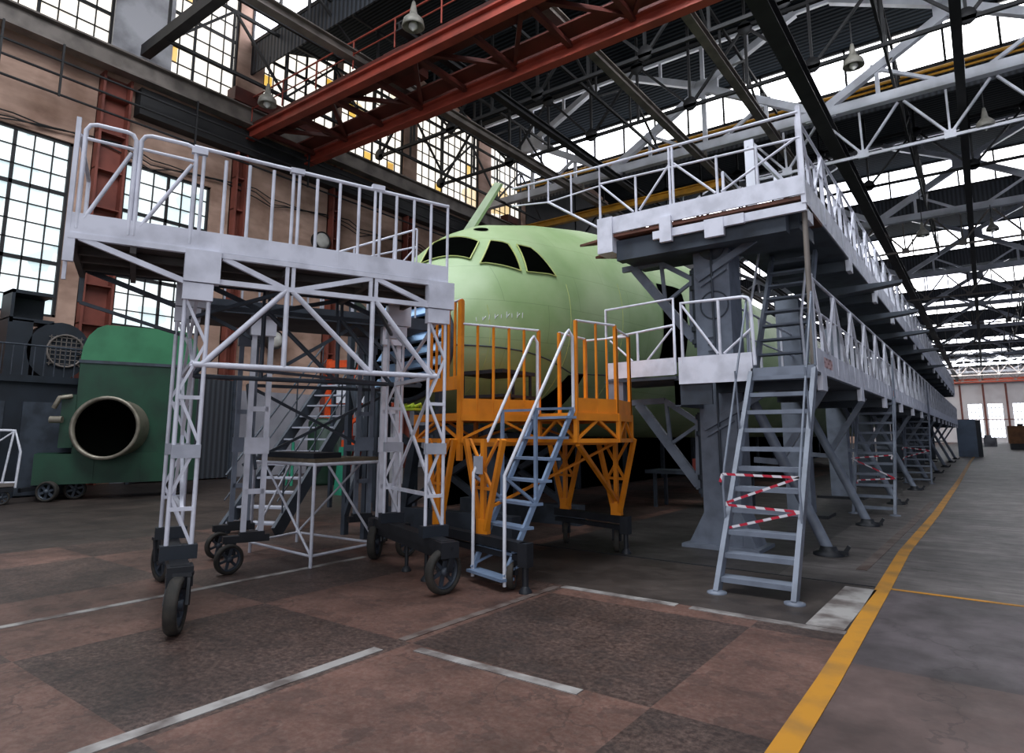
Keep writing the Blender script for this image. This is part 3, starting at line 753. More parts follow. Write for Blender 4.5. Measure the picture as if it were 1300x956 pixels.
# railings
zr = 4.3
for y in (YF_,):
    def gate(x0, x1):
        m_ = MB(); m_.tube([(x0,y,3.4),(x0,y,4.32),(x0+.03,y,4.37),(x0+.08,y,4.385),(x1-.08,y,4.375),(x1-.03,y,4.36),(x1,y,4.31),(x1,y,3.4)], .02, 8)
        m_.tube([(x0,y,4.24),(x1,y,4.22)], .016, 8); m_.tube([(x0+.05,y,3.5),(x1-.03,y,4.18)], .018, 8); m_.build('gate_frame', 'white', sc)
    gate(-2.19,-1.8); gate(-1.76,-1.3)
    tr = MB(); tr.tube([(-1.32,y,4.37),(.2,y,4.31),(1.38,y,4.27)], .021, 8)
    for x in (-1.27,-.35,.52): tr.box((x-.07,y-.03,4.3),(x+.07,y+.03,4.355))
    tr.build('top_rail', 'white', sc)
    for x in (-1.3,-1.23,-1.03,-.81,-.58,-.385,-.325,-.14,.1,.31,.49,.55,.74,.95,1.16,1.37):
        MB().tube([(x,y,3.36),(x,y,4.29)], .017 , 8).build('baluster', 'white', sc)
ep = MB()
ep.bar((XA-.01,YF_,3.1),(XA-.01,YF_,4.42),.036); ep.bar((XA-.01,YF_+.07,2.95),(XA-.01,YF_+.07,4.36),.03)
ep.build('end_post', 'white', sc)
hk = MB(); hk.tube([(XA,YF_+.1,4.3),(XA,YB,4.3)], .02, 8); hk.tube([(XA,YB,3.4),(XA,YB,4.3)], .02, 8); hk.build('end_rail', 'white', sc)

# ------------------------------------------------------------------ second scaffold behind it
s2 = thing('scaffold_platform', 'second grey scaffold platform standing behind the large white one', 'scaffold', (-7.24,5.8,0), R(67))
for x in (-1.2,.5):
    for y in (-.5,.6):
        l = MB()
        for dx in (-.1,.1): l.bar((x+dx,y,.4),(x+dx,y,3.1),.06,.06)
        for z in (.9,1.9): l.box((x-.11,y-.03,z),(x+.11,y+.03,z+.06))
        l.box((x-.14,y-.04,1.38),(x+.14,y+.04,1.58)); l.box((x-.15,y-.05,2.85),(x+.15,y+.05,3.1)); l.build('leg', 'white' if y < 0 else 'grey', s2)
    
MB().box((-1.9,-.55,3.12),(1.05,.7,3.2)).build('deck', 'ply', s2)
MB().box((-1.9,-.58,3.1),(1.05,-.54,3.26)).build('kick_board', 'dgrey', s2)
MB().box((-1.93,-.58,3.1),(-1.88,.7,3.26)).build('kick_board', 'grey', s2)
b = MB(); b.bar((-1.2,-.5,2.3),(0.95,-.5,2.3),.045); b.bar((-1.2,.6,2.3),(0.95,.6,2.3),.045); b.bar((-1.2,-.5,2.3),(0,-.5,3.1),.045); b.bar((0.95,-.5,2.3),(0,-.5,3.1),.045)
b.bar((-1.2,.6,1.2),(0.95,.6,2.3),.04); b.bar((0.95,.6,1.2),(-1.2,.6,2.3),.04); b.bar((-1.2,-.5,1.2),(-1.2,.6,2.3),.035); b.bar((-1.9,-.5,3.08),(-1.2,-.5,2.75),.04)
b.build('brace', 'dgrey', s2)
ra = MB(); ra.tube([(-.5,-.5,3.99),(.84,-.5,4.6)], .015, 8); ra.tube([(-.18,-.5,3.97),(.83,-.5,4.33)], .013, 8)
for x, z in ((-.5,3.99),(-.08,4.18),(.49,4.44),(.84,4.6)): ra.tube([(x,-.5,3.2),(x,-.5,z)], .015, 8)
ra.tube([(.49,-.5,3.9),(.83,-.5,4.33)], .012, 6); ra.build('railing', 'white', s2)
MB().tube([(-1.9,-.55,3.74),(.6,-.55,3.74)], .015, 8).build('top_rail', 'white', s2)
for i in range(13): MB().tube([(-1.88+.2*i,-.55,3.2),(-1.88+.2*i,-.55,3.74)], .014, 6).build('baluster', 'white', s2)
for sx in (-1,1):
    for y in (-.5,.6):
        xl_ = -1.2 if sx < 0 else .5; MB().box((xl_-.14,y-.07,.36),(xl_+.14,y+.07,.46)).box((min(xl_+sx*.32,xl_-sx*.2),y-.06,.34),(max(xl_+sx*.32,xl_-sx*.2),y+.06,.42)).build('bogie_beam', 'black', s2)
        f = MB(); f.bar((xl_+sx*.23,y,.36),(xl_+sx*.23,y,.2),.08,.12); f.build('castor_fork', 'black', s2)
        wheel(s2, loc2w(s2,(xl_+sx*.25,y-.1,.17)), dirw(s2,(.35,-1,0)), .17, .08)

# ------------------------------------------------------------------ low tubular work table under the second scaffold
wt = thing('work_table', 'low tubular steel work table with wooden top standing under the scaffolds', 'table', (-7.4,5.5,0))
q = [(-6.78,5.02),(-8.35,5.17),(-8.6,6.1),(-6.9,6.17)]
for x, y in q: MB().tube([(x,y,0),(x,y,1.25)], .022, 8).build('leg', 'white', wt, True)
fr = MB()
for i in range(4):
    a, b = q[i], q[(i+1)%4]
    fr.tube([(*a,1.24),(*b,1.24)], .022, 8); fr.tube([(*a,.14),(*b,.14)], .018, 8)
    fr.tube([(*a,.14),(*lerp((*a,0),(*b,0),.8)[:2],1.22)], .016, 8)
fr.build('frame', 'white', wt, True)
MB().prism(q, 2, 1.265, 1.31).build('table_top', 'wood', wt, True)
sw = thing('sheet_cover', 'dark navy sheet lying on the low work table', 'sheet', (-7.6,5.4,1.31))
MB().prism([(-6.85,5.05),(-8.33,5.2),(-8.4,5.75),(-7.0,5.6)], 2, 1.312, 1.38).build('sheet', 'navy', sw, True)

# ------------------------------------------------------------------ back staircase
bs = thing('staircase', 'dark grey steel staircase with thin handrails behind the scaffolds', 'stairs', (-10.6,7.4,0))
A = Vector((-9.75,6.0,.05)); B = Vector((-11.0,8.85,2.75)); wv = Vector((.94,.4,0))*.48
for s_ in (-1,1):
    MB().bar(A+wv*s_, B+wv*s_, .06, .26).build('stringer', 'dgrey', bs, True)
    h = MB(); up = Vector((0,0,.9)); h.tube([A+wv*s_+up, B+wv*s_+up], .02, 6); h.tube([A+wv*s_+up*.55, B+wv*s_+up*.55], .014, 6)
    for t in (.05,.35,.65,.95): p = A.lerp(B, t)+wv*s_; h.tube([p, p+up], .016, 6)
    h.build('handrail', 'dgrey', bs, True)
for i in range(12):
    p = A.lerp(B, (i+.6)/12); d = Vector((B.x-A.x,B.y-A.y,0)).normalized()*.13
    MB().bar(p-wv*.95, p+wv*.95, .26, .03).build('tread', 'plate', bs, True)
ld = MB(); ld.box((-12.2,9.3,2.68),(-10.6,10.8,2.76)); ld.build('landing', 'dgrey', bs, True)
for x, y in ((-12.1,10.7),(-10.7,10.7),(-12.1,9.4),(-10.7,9.5)): MB().bar((x,y,0),(x,y,2.7),.08).build('post', 'dgrey', bs, True)

# ------------------------------------------------------------------ orange platform
op = thing('work_platform', 'orange work platform on wheeled bogies beside the aircraft nose', 'platform', (-4.9,6.9,0))
e = Vector((.94,-.34,0)); gdir = Vector((.34,.94,0))
zd = 1.88
deck = [(-6.25,6.25),(-5.2,5.95),(-4.72,6.98),(-4.62,6.84),(-3.97,6.67),(-3.75,7.35),(-3.92,8.05),(-4.2,8.4),(-5.35,8.85),(-5.9,7.1)]
MB().prism(deck, 2, zd-.03, zd).build('deck', 'orange', op, True)
fb = MB()
for a, b in zip(deck, deck[1:]+deck[:1]):
    fb.bar((*a,zd-.05),(*b,zd-.05),.05,.09); fb.bar((*a,zd-.34),(*b,zd-.34),.045,.05)
    fb.bar((*a,zd),(*a,zd-.36),.05); n = Vector((*b,0))-Vector((*a,0))
    if n.length > .6:
        m_ = lerp((*a,0),(*b,0),.5); fb.bar((*a,zd-.33),(m_[0],m_[1],zd-.08),.03); fb.bar((*b,zd-.33),(m_[0],m_[1],zd-.08),.03)
fb.build('deck_frame', 'orange', op, True)
def or_panel(a, b, z0, z1, n, kick=.2, rail='lightwhite', posts=None, z1b=None):
    z1b = z1b or z1
    MB().bar((*a,z0+kick/2),(*b,z0+kick/2),.025,kick).build('kick_board', 'orange', op, True)
    MB().tube([(*a,z1),(*b,z1b)], .016, 8).build('top_rail', rail, op, True)
    for i in range(n+1):
        t = i/n; p = lerp((*a,0),(*b,0),t); zz = z1+(z1b-z1)*t
        MB().bar((p[0],p[1],z0),(p[0],p[1],zz),.038 if i in (0,n) else .026).build('baluster', 'orange', op, True)
or_panel((-5.2,5.96), (-4.72,6.98), 1.86, 3.0, 5)
or_panel((-6.0,6.25), (-5.22,5.98), 2.18, 3.32, 5, .17)
or_panel((-3.98,6.7), (-3.77,7.34), 1.86, 3.02, 2)
or_panel((-3.77,7.36), (-3.93,8.05), 1.86, 2.98, 1, .2)
or_panel((-4.62,8.05), (-3.93,8.06), 1.86, 2.98, 2, .02)
or_panel((-4.6,7.3), (-4.6,8.0), 1.86, 3.0, 2, .02)
MB().bar((-5.21,5.96,1.3),(-5.21,5.96,3.3),.06).build('corner_post', 'orange', op, True)
def v_leg(fx, fy, zt, span):
    f = Vector((fx,fy,.55)); mb = MB(); zb = .55
    tops = [Vector((fx,fy,zt))+e*s_ for s_ in (-span,0,span)]
    for s_, tp in zip((-1,0,1), tops): mb.bar(f+e*.06*s_, tp, .055)
    mid = .5*(zb+zt)-.1
    a = f.lerp(tops[0], .45); b = f.lerp(tops[2], .45); mb.bar(a, b, .035); mb.bar(a, tops[2]-e*.1, .03); mb.bar(b, tops[0]+e*.1, .03)
    mb.box((fx-.08,fy-.035,.5),(fx+.08,fy+.035,.66)); mb.build('leg', 'orange', op, True)
v_leg(-4.70,5.80,1.56,.42); v_leg(-5.6,6.03,1.56,.38); v_leg(-4.27,8.25,1.56,.38); v_leg(-5.25,8.47,1.56,.42)
dv = MB(); dv.bar((-4.7,5.8,1.5),(-5.25,8.47,1.5),.05); dv.bar((-5.6,6.03,1.5),(-4.27,8.25,1.5),.05); dv.bar((-4.27,8.25,.7),(-3.98,6.72,1.5),.05); dv.bar((-4.7,5.8,.75),(-4.27,8.25,1.5),.03); dv.build('brace', 'orange', op, True)
for a, b in (((-3.95,5.57),(-5.75,6.06)), ((-4.12,8.21),(-5.45,8.53))):
    bg = MB(); bg.bar((*a,.45),(*b,.45),.12,.1); bg.bar((*a,.34),(*b,.34),.08,.06); bg.bar((*a,.5),(*a,.26),.12); bg.build('bogie_beam', 'black', op, True)
    j = MB(); j.tube([(*a,.04),(*a,.3)], .035, 8); j.lathe((*a,0),(0,0,1),[(.07,0),(.07,.02),(.035,.07)],12,True); j.build('jack_foot', 'black', op, True)
    for t in (.12,.85):
        p = Vector((*lerp((*a,0),(*b,0),t)[:2],.15)); q_ = MB(); q_.bar(p+Vector((0,0,.0)), p+Vector((0,0,.2)), .05, .12); q_.build('castor_fork', 'black', op, True)
        wheel(op, p, (.9,.42,0), .15, .07, 'rust')
np_ = MB(); np_.bar((-4.78,5.72,1.27),(-4.62,5.68,1.27),.012,.2); np_.build('notice_plate', 'plate', op, True)
tb = thing('low_stand', 'dark steel stand frame behind the orange railing under the fuselage', 'stand', (-5.6,7.0,1.88))
t_ = MB(); t_.box((-5.75,6.55,2.42),(-5.0,7.3,2.47)); t_.box((-5.75,6.55,2.1),(-5.0,7.3,2.14)); t_.build('shelf', 'black', tb, True)
for x, y in ((-5.72,6.6),(-5.05,6.85),(-5.05,7.25),(-5.72,7.25)): MB().bar((x,y,1.88),(x,y,2.44),.03).build('leg', 'black', tb, True)
lc = thing('cloth', 'lime yellow cloth lying on a grey plank by the orange deck corner', 'cloth', (-6.2,5.9,1.95))
m_ = MB(); m_.box((-6.75,6.25,1.95),(-6.3,6.45,1.98)); 
for i in range(6): m_.tube([(-6.7+.07*i,6.3,2.0),(-6.66+.07*i,6.38,2.02+.02*(i%2)),(-6.7+.07*i,6.44,2.0)], .02, 6)
m_.build('cloth_folds', 'lime', lc, True)

# ------------------------------------------------------------------ white handrail ladder of the orange platform
wl_ = thing('step_ladder', 'blue grey step ladder with white hooped handrails hung on the orange platform', 'ladder', (-4.45,5.6,0))
bl = Vector((-4.75,5.68,.08)); brt = Vector((-4.16,5.49,.08)); tl = Vector((-4.62,6.80,1.93)); trt = Vector((-3.99,6.64,1.93))
for a, b, nm in ((bl,tl,'L'),(brt,trt,'R')):
    MB().bar(a+Vector((0,0,.06)), b, .035, .06).build('stringer', 'bluegrey', wl_, True)
    d = (b-a); bend = a+Vector((0,0,1.1)); top = b+Vector((0,0,.9)) - Vector((d.x,d.y,0)).normalized()*.12
    MB().tube([a-Vector((0,0,.03)), bend, bend.lerp(top,.5), top, top+Vector((d.x,d.y,0)).normalized()*.05+Vector((0,0,.05)), b+Vector((0,0,.9))+Vector((0,0,-.02)), b+Vector((0,0,-.05))], .02, 8).build('handrail', 'lightwhite', wl_, True)
    p = a.lerp(b, .42); q_ = MB(); q_.bar(bend-Vector((0,0,.02)), p+Vector((0,0,0)), .03); q_.bar(p, Vector((p.x,p.y,1.9)), .035)
    q_.bar(Vector((p.x,p.y,1.9)), b, .03); q_.build('strut', 'bluegrey', wl_, True); MB().bar(a+Vector((0,0,.1)), a+Vector((.1,.3,.2)), .025).build('foot_bracket', 'bluegrey', wl_, True)
for i in range(8):
    t = (i+.15)/7.6; a = bl.lerp(tl, t); b = brt.lerp(trt, t); dd = Vector((.0,.09,0)); w_ = (b-a).normalized()*.03
    MB().bar(a-w_, b+w_, .17, .03).build('tread', 'bluegrey', wl_, True)

# ------------------------------------------------------------------ dock galleries on the right of the fuselage
cl = thing('dock_column', 'tall grey box column with hinged triangular brackets between the galleries', 'column', (-3.15,9.6,0))
c_ = MB(); c_.box((-3.42,9.35,0),(-2.88,9.9,4.6)); c_.build('shaft', 'grey', cl, True)
c_ = MB(); c_.prism([(-3.66,0),(-2.7,0),(-2.7,.05),(-2.88,.5),(-3.42,.5),(-3.66,.05)], 1, 9.36, 9.88); c_.box((-3.72,9.2,0),(-2.62,10.0,.05)); c_.build('base_flange', 'grey', cl, True)
for z0 in (0., 2.25):
    h = MB(); P = lambda x, z: (x,9.55,z-2.25+z0)
    h.bar(P(-4.72,4.38),P(-4.05,4.4),.07,.09); h.bar(P(-4.05,4.4),P(-3.52,4.05),.06,.08); h.bar(P(-3.52,4.08),P(-3.55,3.05),.07,.08); h.bar(P(-4.5,4.36),P(-3.55,3.12),.08,.14)
    h.bar(P(-4.03,4.38),P(-3.98,3.75),.05); h.bar(P(-3.98,3.72),P(-3.54,4.0),.05)
    h.build('bracket', 'grey', cl, True)
    hp_ = MB(); hp_.tube([(-3.47,9.5,z0+.7),(-3.47,9.5,z0+1.95)], .045, 8)
    for z in (.75,.95,1.6,1.85): hp_.tube([(-3.47,9.5,z0+z),(-3.47,9.5,z0+z+.07)], .075, 8)
    hp_.build('hinge_pin', 'dgrey', cl, True)
    dg = MB(); zz = z0+1.72; dg.bar((-3.35,9.3,zz),(-2.0,9.3,zz+.72),.05,.1); dg.bar((-3.3,9.28,zz-.12),(-2.9,9.28,zz+.1),.03,.03); dg.build('diagonal_brace', 'grey', cl, True)
MB().tube([(-3.12,9.28,.9),(-3.12,9.28,4.62)], .018, 8).build('conduit', 'dgrey', cl, True)
cp = MB(); cp.lathe((-3.12,9.345,3.55),(0,-1,0),[(.22,0),(.22,.012),(.2,.012),(.2,0)],24); cp.lathe((-3.12,9.34,4.45),(0,-1,0),[(0,.03),(.2,.03),(.2,0)],20)
for i in range(4): cp.bar((-3.24,9.33,3.05-.1*i),(-3.16,9.33,3.06-.1*i),.015,.02)
cp.build('cover_plate', 'dgrey', cl, True)
# further columns under the galleries
for k, Y in enumerate((14.2,18.8,23.4,28.0,33,38,43,48,53)):
    t = thing('dock_column', 'grey dock column under the galleries, %s behind the big bracketed one' % (['next','second','third','fourth','fifth','sixth','seventh','eighth','ninth'][k]), 'column', (-3.15,Y,0), 0, 'dock columns in the row')
    MB().box((-3.38,Y-.22,0),(-2.92,Y+.22,4.45)).build('shaft', 'grey' if k < 2 else 'dgrey', t, True)
    MB().box((-3.7,Y-.4,0),(-2.6,Y+.4,.06)).build('base_flange', 'black', t, True)
YE = 60.
def gallery(name, label, zk0, zk1, zr, ye0, xe, inner, decks):
    t = thing(name, label, 'gallery', (xe,ye0,zk0))
    MB().box((xe-1.45,ye0,zk0-.02),(xe,YE,zk0+.03)).build('deck', 'dgrey', t, True)
    MB().box((xe-.015,ye0,zk0-.0),(xe+.015,YE,zk1)).build('kick_board', 'white', t, True)
    MB().tube([(xe,ye0,zr),(xe,YE,zr)], .022, 6).build('top_rail', 'white', t, True)
    MB().tube([(xe,ye0,zk1+(zr-zk1)*.55),(xe,YE,zk1+(zr-zk1)*.55)], .018, 6).build('mid_rail', 'white', t, True)
    y = ye0; n = 0; rest = MB()
    ztop = zr
    while y < YE:
        zz = zr if n % 3 == 0 else zk1+(zr-zk1)*.55
        if n < 72: MB().bar((xe,y,zk0+.05),(xe,y,zz),.05 if n % 3 == 0 else .036).build('baluster', 'white', t, True)
        else: rest.bar((xe,y,zk0+.05),(xe,y,zz),.04)
        y += .5; n += 1
    o = rest.build('baluster', 'white', t, True); o['kind'] = 'stuff'
    d = MB(); y = ye0; i = 0
    while y < YE-1.5:
        a, b = (zk1, zk1+(zr-zk1)*.95); d.bar((xe+.02,y,b),(xe+.02,y+.72,a),.034); d.bar((xe+.02,y+.75,a),(xe+.02,y+1.47,b),.034); y += 1.5
    d.build('rail_brace', 'white', t, True)
    y = ye0+.25; k = 0
    while y < YE:
        MB().box((xe-.05,y,zk0-.22),(xe+.02,y+.3,zk0+.02)).build('edge_plate', 'white', t, True)
        MB().box((xe-1.4,y+.05,zk0-.2),(xe-.05,y+.2,zk0-.02)).build('outrigger', 'dgrey', t, True); y += 3.3; k += 1
    if inner:
        r = MB(); xi = xe-1.4
        r.tube([(xi,ye0+1.2,zr),(xi,YE,zr)], .02, 6); r.tube([(xi,ye0+1.2,zk1+.5),(xi,YE,zk1+.5)], .016, 6); y = ye0+1.2
        while y < YE: r.bar((xi,y,zk0),(xi,y,zr),.04); y += 1.5
        r.build('inner_railing', 'white', t, True)
    return t
gl = gallery('lower_gallery', 'long lower gallery with white lattice railing along the fuselage', 2.42, 2.74, 3.69, 8.95, -1.7, True, None)
gu = gallery('upper_gallery', 'long upper gallery with white railing on top of the grey dock', 4.72, 5.08, 5.88, 8.8, -1.7, True, None)
# red stencilled lettering on the lower gallery edge, blurred and faded
for y0, n in ((9.42,5), (17.2,4)):
    tx = MB()
    for i in range(n):
        y = y0+i*.12
        tx.box((-1.684,y,2.52),(-1.681,y+.025,2.66)); tx.box((-1.684,y+.06,2.52),(-1.681,y+.085,2.66))
        if i % 2 == 0: tx.box((-1.684,y,2.58),(-1.681,y+.085,2.605))
        else: tx.box((-1.684,y,2.635),(-1.681,y+.085,2.66)); tx.box((-1.684,y,2.52),(-1.681,y+.085,2.545))
    tx.build('stencil_lettering', 'redtext', gl, True, label='faded red stencilled characters')
# front platform of the lower gallery
fp = gl
MB().box((-3.35,8.38,2.38),(-1.66,9.0,2.42)).build('front_deck', 'dgrey', fp, True)
MB().box((-2.36,8.36,2.3),(-1.62,8.44,2.46)).build('front_beam', 'grey', fp, True)
MB().box((-3.33,8.36,2.30),(-2.34,8.4,2.67)).build('front_kick_board', 'white', fp, True)
f = MB(); y = 8.38
f.tube([(-3.27,y,2.6),(-3.27,y,3.43),(-2.42,y,3.41),(-2.36,y,3.39),(-2.33,y,3.33),(-2.31,y,2.5)], .024, 8); f.tube([(-2.75,y,2.64),(-2.75,y,3.42)], .022, 8)
f.tube([(-3.26,y,3.4),(-2.78,y,2.68)], .018, 8); f.tube([(-2.7,y,2.68),(-2.33,y,2.98)], .018, 8); f.build('front_railing', 'white', fp, True)
f = MB(); f.box((-3.42,8.42,2.0),(-3.34,9.3,2.4)); f.box((-3.42,8.42,2.02),(-2.9,8.46,2.36)); f.build('front_bracket', 'dgrey', fp, True)
MB().bar((-1.7,8.9,2.42),(-1.7,8.9,3.72),.07).build('corner_post', 'white', fp, True)
# swing-out leaf of the lower platform reaching the fuselage
sl = thing('swing_platform', 'white railed swing platform leaf next to the fuselage side', 'platform', (-3.9,8.6,2.4))
a = Vector((-4.52,8.52,0)); b = Vector((-3.4,8.42,0))
def on(t, z): p = a.lerp(b, t); return (p.x,p.y,z)
MB().bar(on(0,2.56),on(1,2.56),.03,.24).build('kick_board', 'white', sl, True)
f = MB(); f.tube([on(0,2.45),on(0,3.5),on(1,3.52),on(1,2.45)], .022, 8); f.tube([on(0,3.06),on(1,3.14)], .018, 8); f.tube([on(.48,2.68),on(.48,3.1)], .02, 8); f.tube([on(.06,3.02),on(.4,2.68)], .016, 8); f.tube([on(.62,2.68),on(.98,3.1)], .016, 8); f.build('railing', 'white', sl, True)
MB().prism([(-4.55,8.5),(-3.38,8.4),(-3.38,9.5),(-4.62,9.7)], 2, 2.38, 2.42).build('deck', 'dgrey', sl, True)
MB().box((-4.52,8.5,2.1),(-4.25,8.62,2.44)).build('hinge_box', 'grey', sl, True)
# front platform of the upper gallery
y = 8.6
u = gu
MB().box((-4.62,8.6,4.66),(-1.68,10.0,4.71)).build('front_deck', 'rust', u, True)
MB().box((-4.62,8.58,4.72),(-1.62,8.61,4.98)).build('front_kick_board', 'white', u, True)
MB().box((-4.66,8.56,4.42),(-4.4,8.9,4.99)).build('end_block', 'white', u, True)
f = MB(); f.box((-3.75,8.6,4.5),(-1.62,8.66,4.62)); f.box((-3.62,8.55,4.42),(-3.44,8.62,4.8)); f.box((-2.95,8.55,4.36),(-2.68,8.62,4.62)); f.box((-2.68,8.56,4.48),(-2.4,8.62,4.62)); f.build('front_beam', 'white', u, True)
f = MB(); f.box((-4.4,8.7,4.3),(-1.9,8.9,4.62)); f.box((-4.5,9.0,4.4),(-1.8,9.95,4.6)); f.build('underframe', 'dgrey', u, True)
MB().bar((-1.64,8.62,4.6),(-1.64,8.62,5.95),.06).build('corner_post', 'white', u, True)
f = MB(); f.tube([(-4.62,8.6,4.95),(-4.62,8.6,5.88),(-1.64,8.6,5.86)], .022, 8); f.tube([(-4.62,8.6,5.58),(-1.64,8.6,5.5)], .018, 8)
for x in (-4.0,-3.4,-2.75,-2.2): f.tube([(x,8.6,4.95),(x,8.6,5.87 if x in (-3.4,) else 5.55)], .02, 8)
f.tube([(-3.45,8.6,4.98),(-3.45,8.6,5.87)], .02, 8)
f.tube([(-4.6,8.6,5.55),(-4.05,8.6,5.0)], .018, 8); f.tube([(-3.95,8.6,5.0),(-3.45,8.6,5.6)], .018, 8); f.tube([(-3.38,8.6,5.6),(-2.78,8.6,5.0)], .018, 8); f.tube([(-2.7,8.6,5.0),(-1.7,8.6,5.5)], .018, 8)
f.build('front_railing', 'white', u, True)
for (x, yy) in ((-5.2,9.1),(-4.9,9.5)): pass
f = MB(); f.prism([(-4.64,8.95),(-4.64,9.3),(-5.28,9.08)], 2, 4.78, 4.82); f.prism([(-4.64,9.05),(-4.64,9.5),(-5.05,9.2)], 2, 4.56, 4.6); f.build('plank', 'rust', u, True)
f = MB(); y = 8.6
f.tube([(-4.64,y,5.88),(-5.6,y,5.9),(-6.36,y,5.92)], .018, 8); f.tube([(-4.64,y,5.55),(-5.6,y,5.5)], .014, 8); f.tube([(-4.64,y,4.85),(-5.6,y,5.5)], .02, 8)
for x, z in ((-5.15,5.2),(-5.6,5.48),(-6.0,5.6)): f.tube([(x,y,z),(x,y,5.9)], .016, 8)
f.tube([(-5.6,y,5.5),(-6.36,y,5.6)], .014, 8)
f.build('roof_railing', 'white', u, True)
MB().tube([(-1.68,8.7,2.5),(-1.66,8.7,4.62)], .035, 8).build('corner_pipe', 'steel', u, True)
for yb in (13.5,17,20.5,25,31):
    MB().add([(-2.6,yb,4.25),(-1.0,yb,4.42),(-1.0,yb,4.47),(-2.6,yb,4.45),(-2.6,yb+.3,4.25),(-1.05,yb+.3,4.42),(-1.05,yb+.3,4.47),(-2.6,yb+.3,4.45)], [(0,1,2,3),(7,6,5,4),(0,4,5,1),(2,6,7,3),(1,5,6,2),(0,3,7,4)]).build('flap_beam', 'dgrey', u, True)
# clutter on top of the upper gallery
for yb in (10.6,12.5,15.0,18,22,26,31,37): MB().box((-2.9,yb,4.75),(-2.75,yb+.05,6.6)).bar((-2.85,yb+.02,6.5),(-1.9,yb+1.0,5.2),.06).build('roof_bracket', 'trusswhite', u, True)
for yb in (11.3,14.2,17.0,20,24,29): MB().box((-2.7,yb,4.75),(-2.1,yb+.5,5.3)).build('step_box', 'trusswhite', u, True)
# braces with foot pads along the aisle
o8 = ['nearest to the camera','second along the aisle','third along the aisle','fourth along the aisle','fifth along the aisle','sixth along the aisle','seventh along the aisle','eighth along the aisle','ninth along the aisle']
for k, Y in enumerate((9.75,13.3,17.8,22.7,27.5,33.5,40,47,54)):
    t = thing('brace_strut', 'grey inclined tube strut with bolted floor pad under lower gallery, %s' % o8[k], 'strut', (-1.83,Y,0), 0, 'inclined struts under the gallery')
    MB().tube([(-1.86,Y,.06),(-2.84,Y+.02,2.3)], .075, 12).build('strut_tube', 'grey', t, True)
    f = MB(); f.lathe((-1.86,Y,0),(0,0,1),[(.2,0),(.2,.03),(.12,.06),(.1,.12)],16,True); f.box((-1.9,Y-.03,.02),(-1.62,Y+.03,.07)); f.bar((-1.66,Y,.05),(-1.6,Y,.14),.05); f.build('foot_pad', 'black', t, True)
    MB().bar((-2.4,Y+.08,1.3),(-1.76,Y+.08,2.3),.09).build('counter_brace', 'grey', t, True)
    f = MB(); f.bar((-2.8,Y+.1,1.25),(-2.35,Y+.1,1.22),.08); f.build('tie', 'grey', t, True)
# stair between lower and upper gallery
gs = thing('gallery_stair', 'steep grey stair between lower and upper gallery behind the brown corner pipe', 'stairs', (-2.3,10.4,2.45))
for x in (-2.75,-2.05): MB().bar((x,9.9,2.45),(x,11.4,4.7),.05,.14).build('stringer', 'grey', gs, True)
for i in range(9): t = (i+.5)/9; MB().box((-2.75,9.85+1.5*t,2.45+2.25*t),(-2.05,10.05+1.5*t,2.48+2.25*t)).build('tread', 'grey', gs, True)
f = MB()
for x in (-2.78,-2.02): f.tube([(x,9.8,3.3),(x,11.2,5.4)], .02, 8); f.tube([(x,9.9,2.5),(x,9.8,3.3)], .02, 8)
f.build('handrail', 'white', gs, True)

# ------------------------------------------------------------------ grey ladders up to the lower gallery, with barrier tape
def stair_ladder(Y0, run, lab, detail=True):
    t = thing('stair_ladder', lab, 'ladder', (-2.0,Y0,0), 0, 'grey ladders to the lower gallery')
    xl, xr = -2.37, -1.62; y1 = Y0+run
    for x in (xl, xr):
        MB().bar((x,Y0,.0),(x,y1,2.42),.05,.12).build('stringer', 'grey', t, True)
        MB().lathe((x,Y0,0),(0,0,1),[(.1,0),(.1,.015),(.04,.03)],12,True).build('foot_pad', 'grey', t, True)
    for i in range(11):
        q_ = (i+.55)/11; y = Y0+run*q_; z = 2.42*q_
        MB().box((xl,y-.02,z-.02),(xr,y+.18,z+.03)).build('tread', 'grey', t, True)
    for x in (xl-.02, xr+.02):
        h = MB(); h.tube([(x,y1,3.38),(x,Y0+run*.28,1.25),(x,Y0+run*.24,1.05),(x,Y0+run*.26,.6)], .014, 8); h.tube([(x,y1-.02,3.35),(x,y1-.05,2.45)], .016, 8); h.tube([(x,Y0+run*.62,2.38),(x,Y0+run*.66,1.6)], .012, 6)
        h.build('handrail', 'grey', t, True)
    return t
def tape(pts, lab, g):
    mb = MB()
    for a, b in zip(pts, pts[1:]): mb.bar(a, b, .004, .026)
    for p in (pts[0], pts[-1]): mb.bar(p, (p[0]-.03,p[1],p[2]-.09),.004,.03)
    tag(mb.build('barrier_tape', 'tape'), lab, 'tape', g)
stair_ladder(6.75, 1.68, 'grey stair ladder nearest the camera, rising to the lower gallery front')
yt = 7.18
tape([(-2.4,yt,1.18),(-1.6,yt,1.17),(-2.4,yt,.86),(-2.38,yt-.01,.85),(-1.6,yt,.82),(-2.38,yt-.02,.6)], 'red and white barrier tape zigzagged across the nearest grey ladder', 'barrier tapes')
stair_ladder(15.2, 1.7, 'grey stair ladder second along the lower gallery, beside a strut')
yt = 15.6
tape([(-1.62,yt,1.2),(-2.4,yt,1.12),(-1.6,yt,.72),(-2.3,yt,.66)], 'red and white barrier tape across the second grey ladder', 'barrier tapes')
stair_ladder(26.0, 1.7, 'grey stair ladder third along the lower gallery, far down the aisle')
yt = 26.4
tape([(-2.4,yt,1.2),(-1.6,yt,1.1),(-2.4,yt,.85)], 'red and white barrier tape across the third, distant grey ladder', 'barrier tapes')

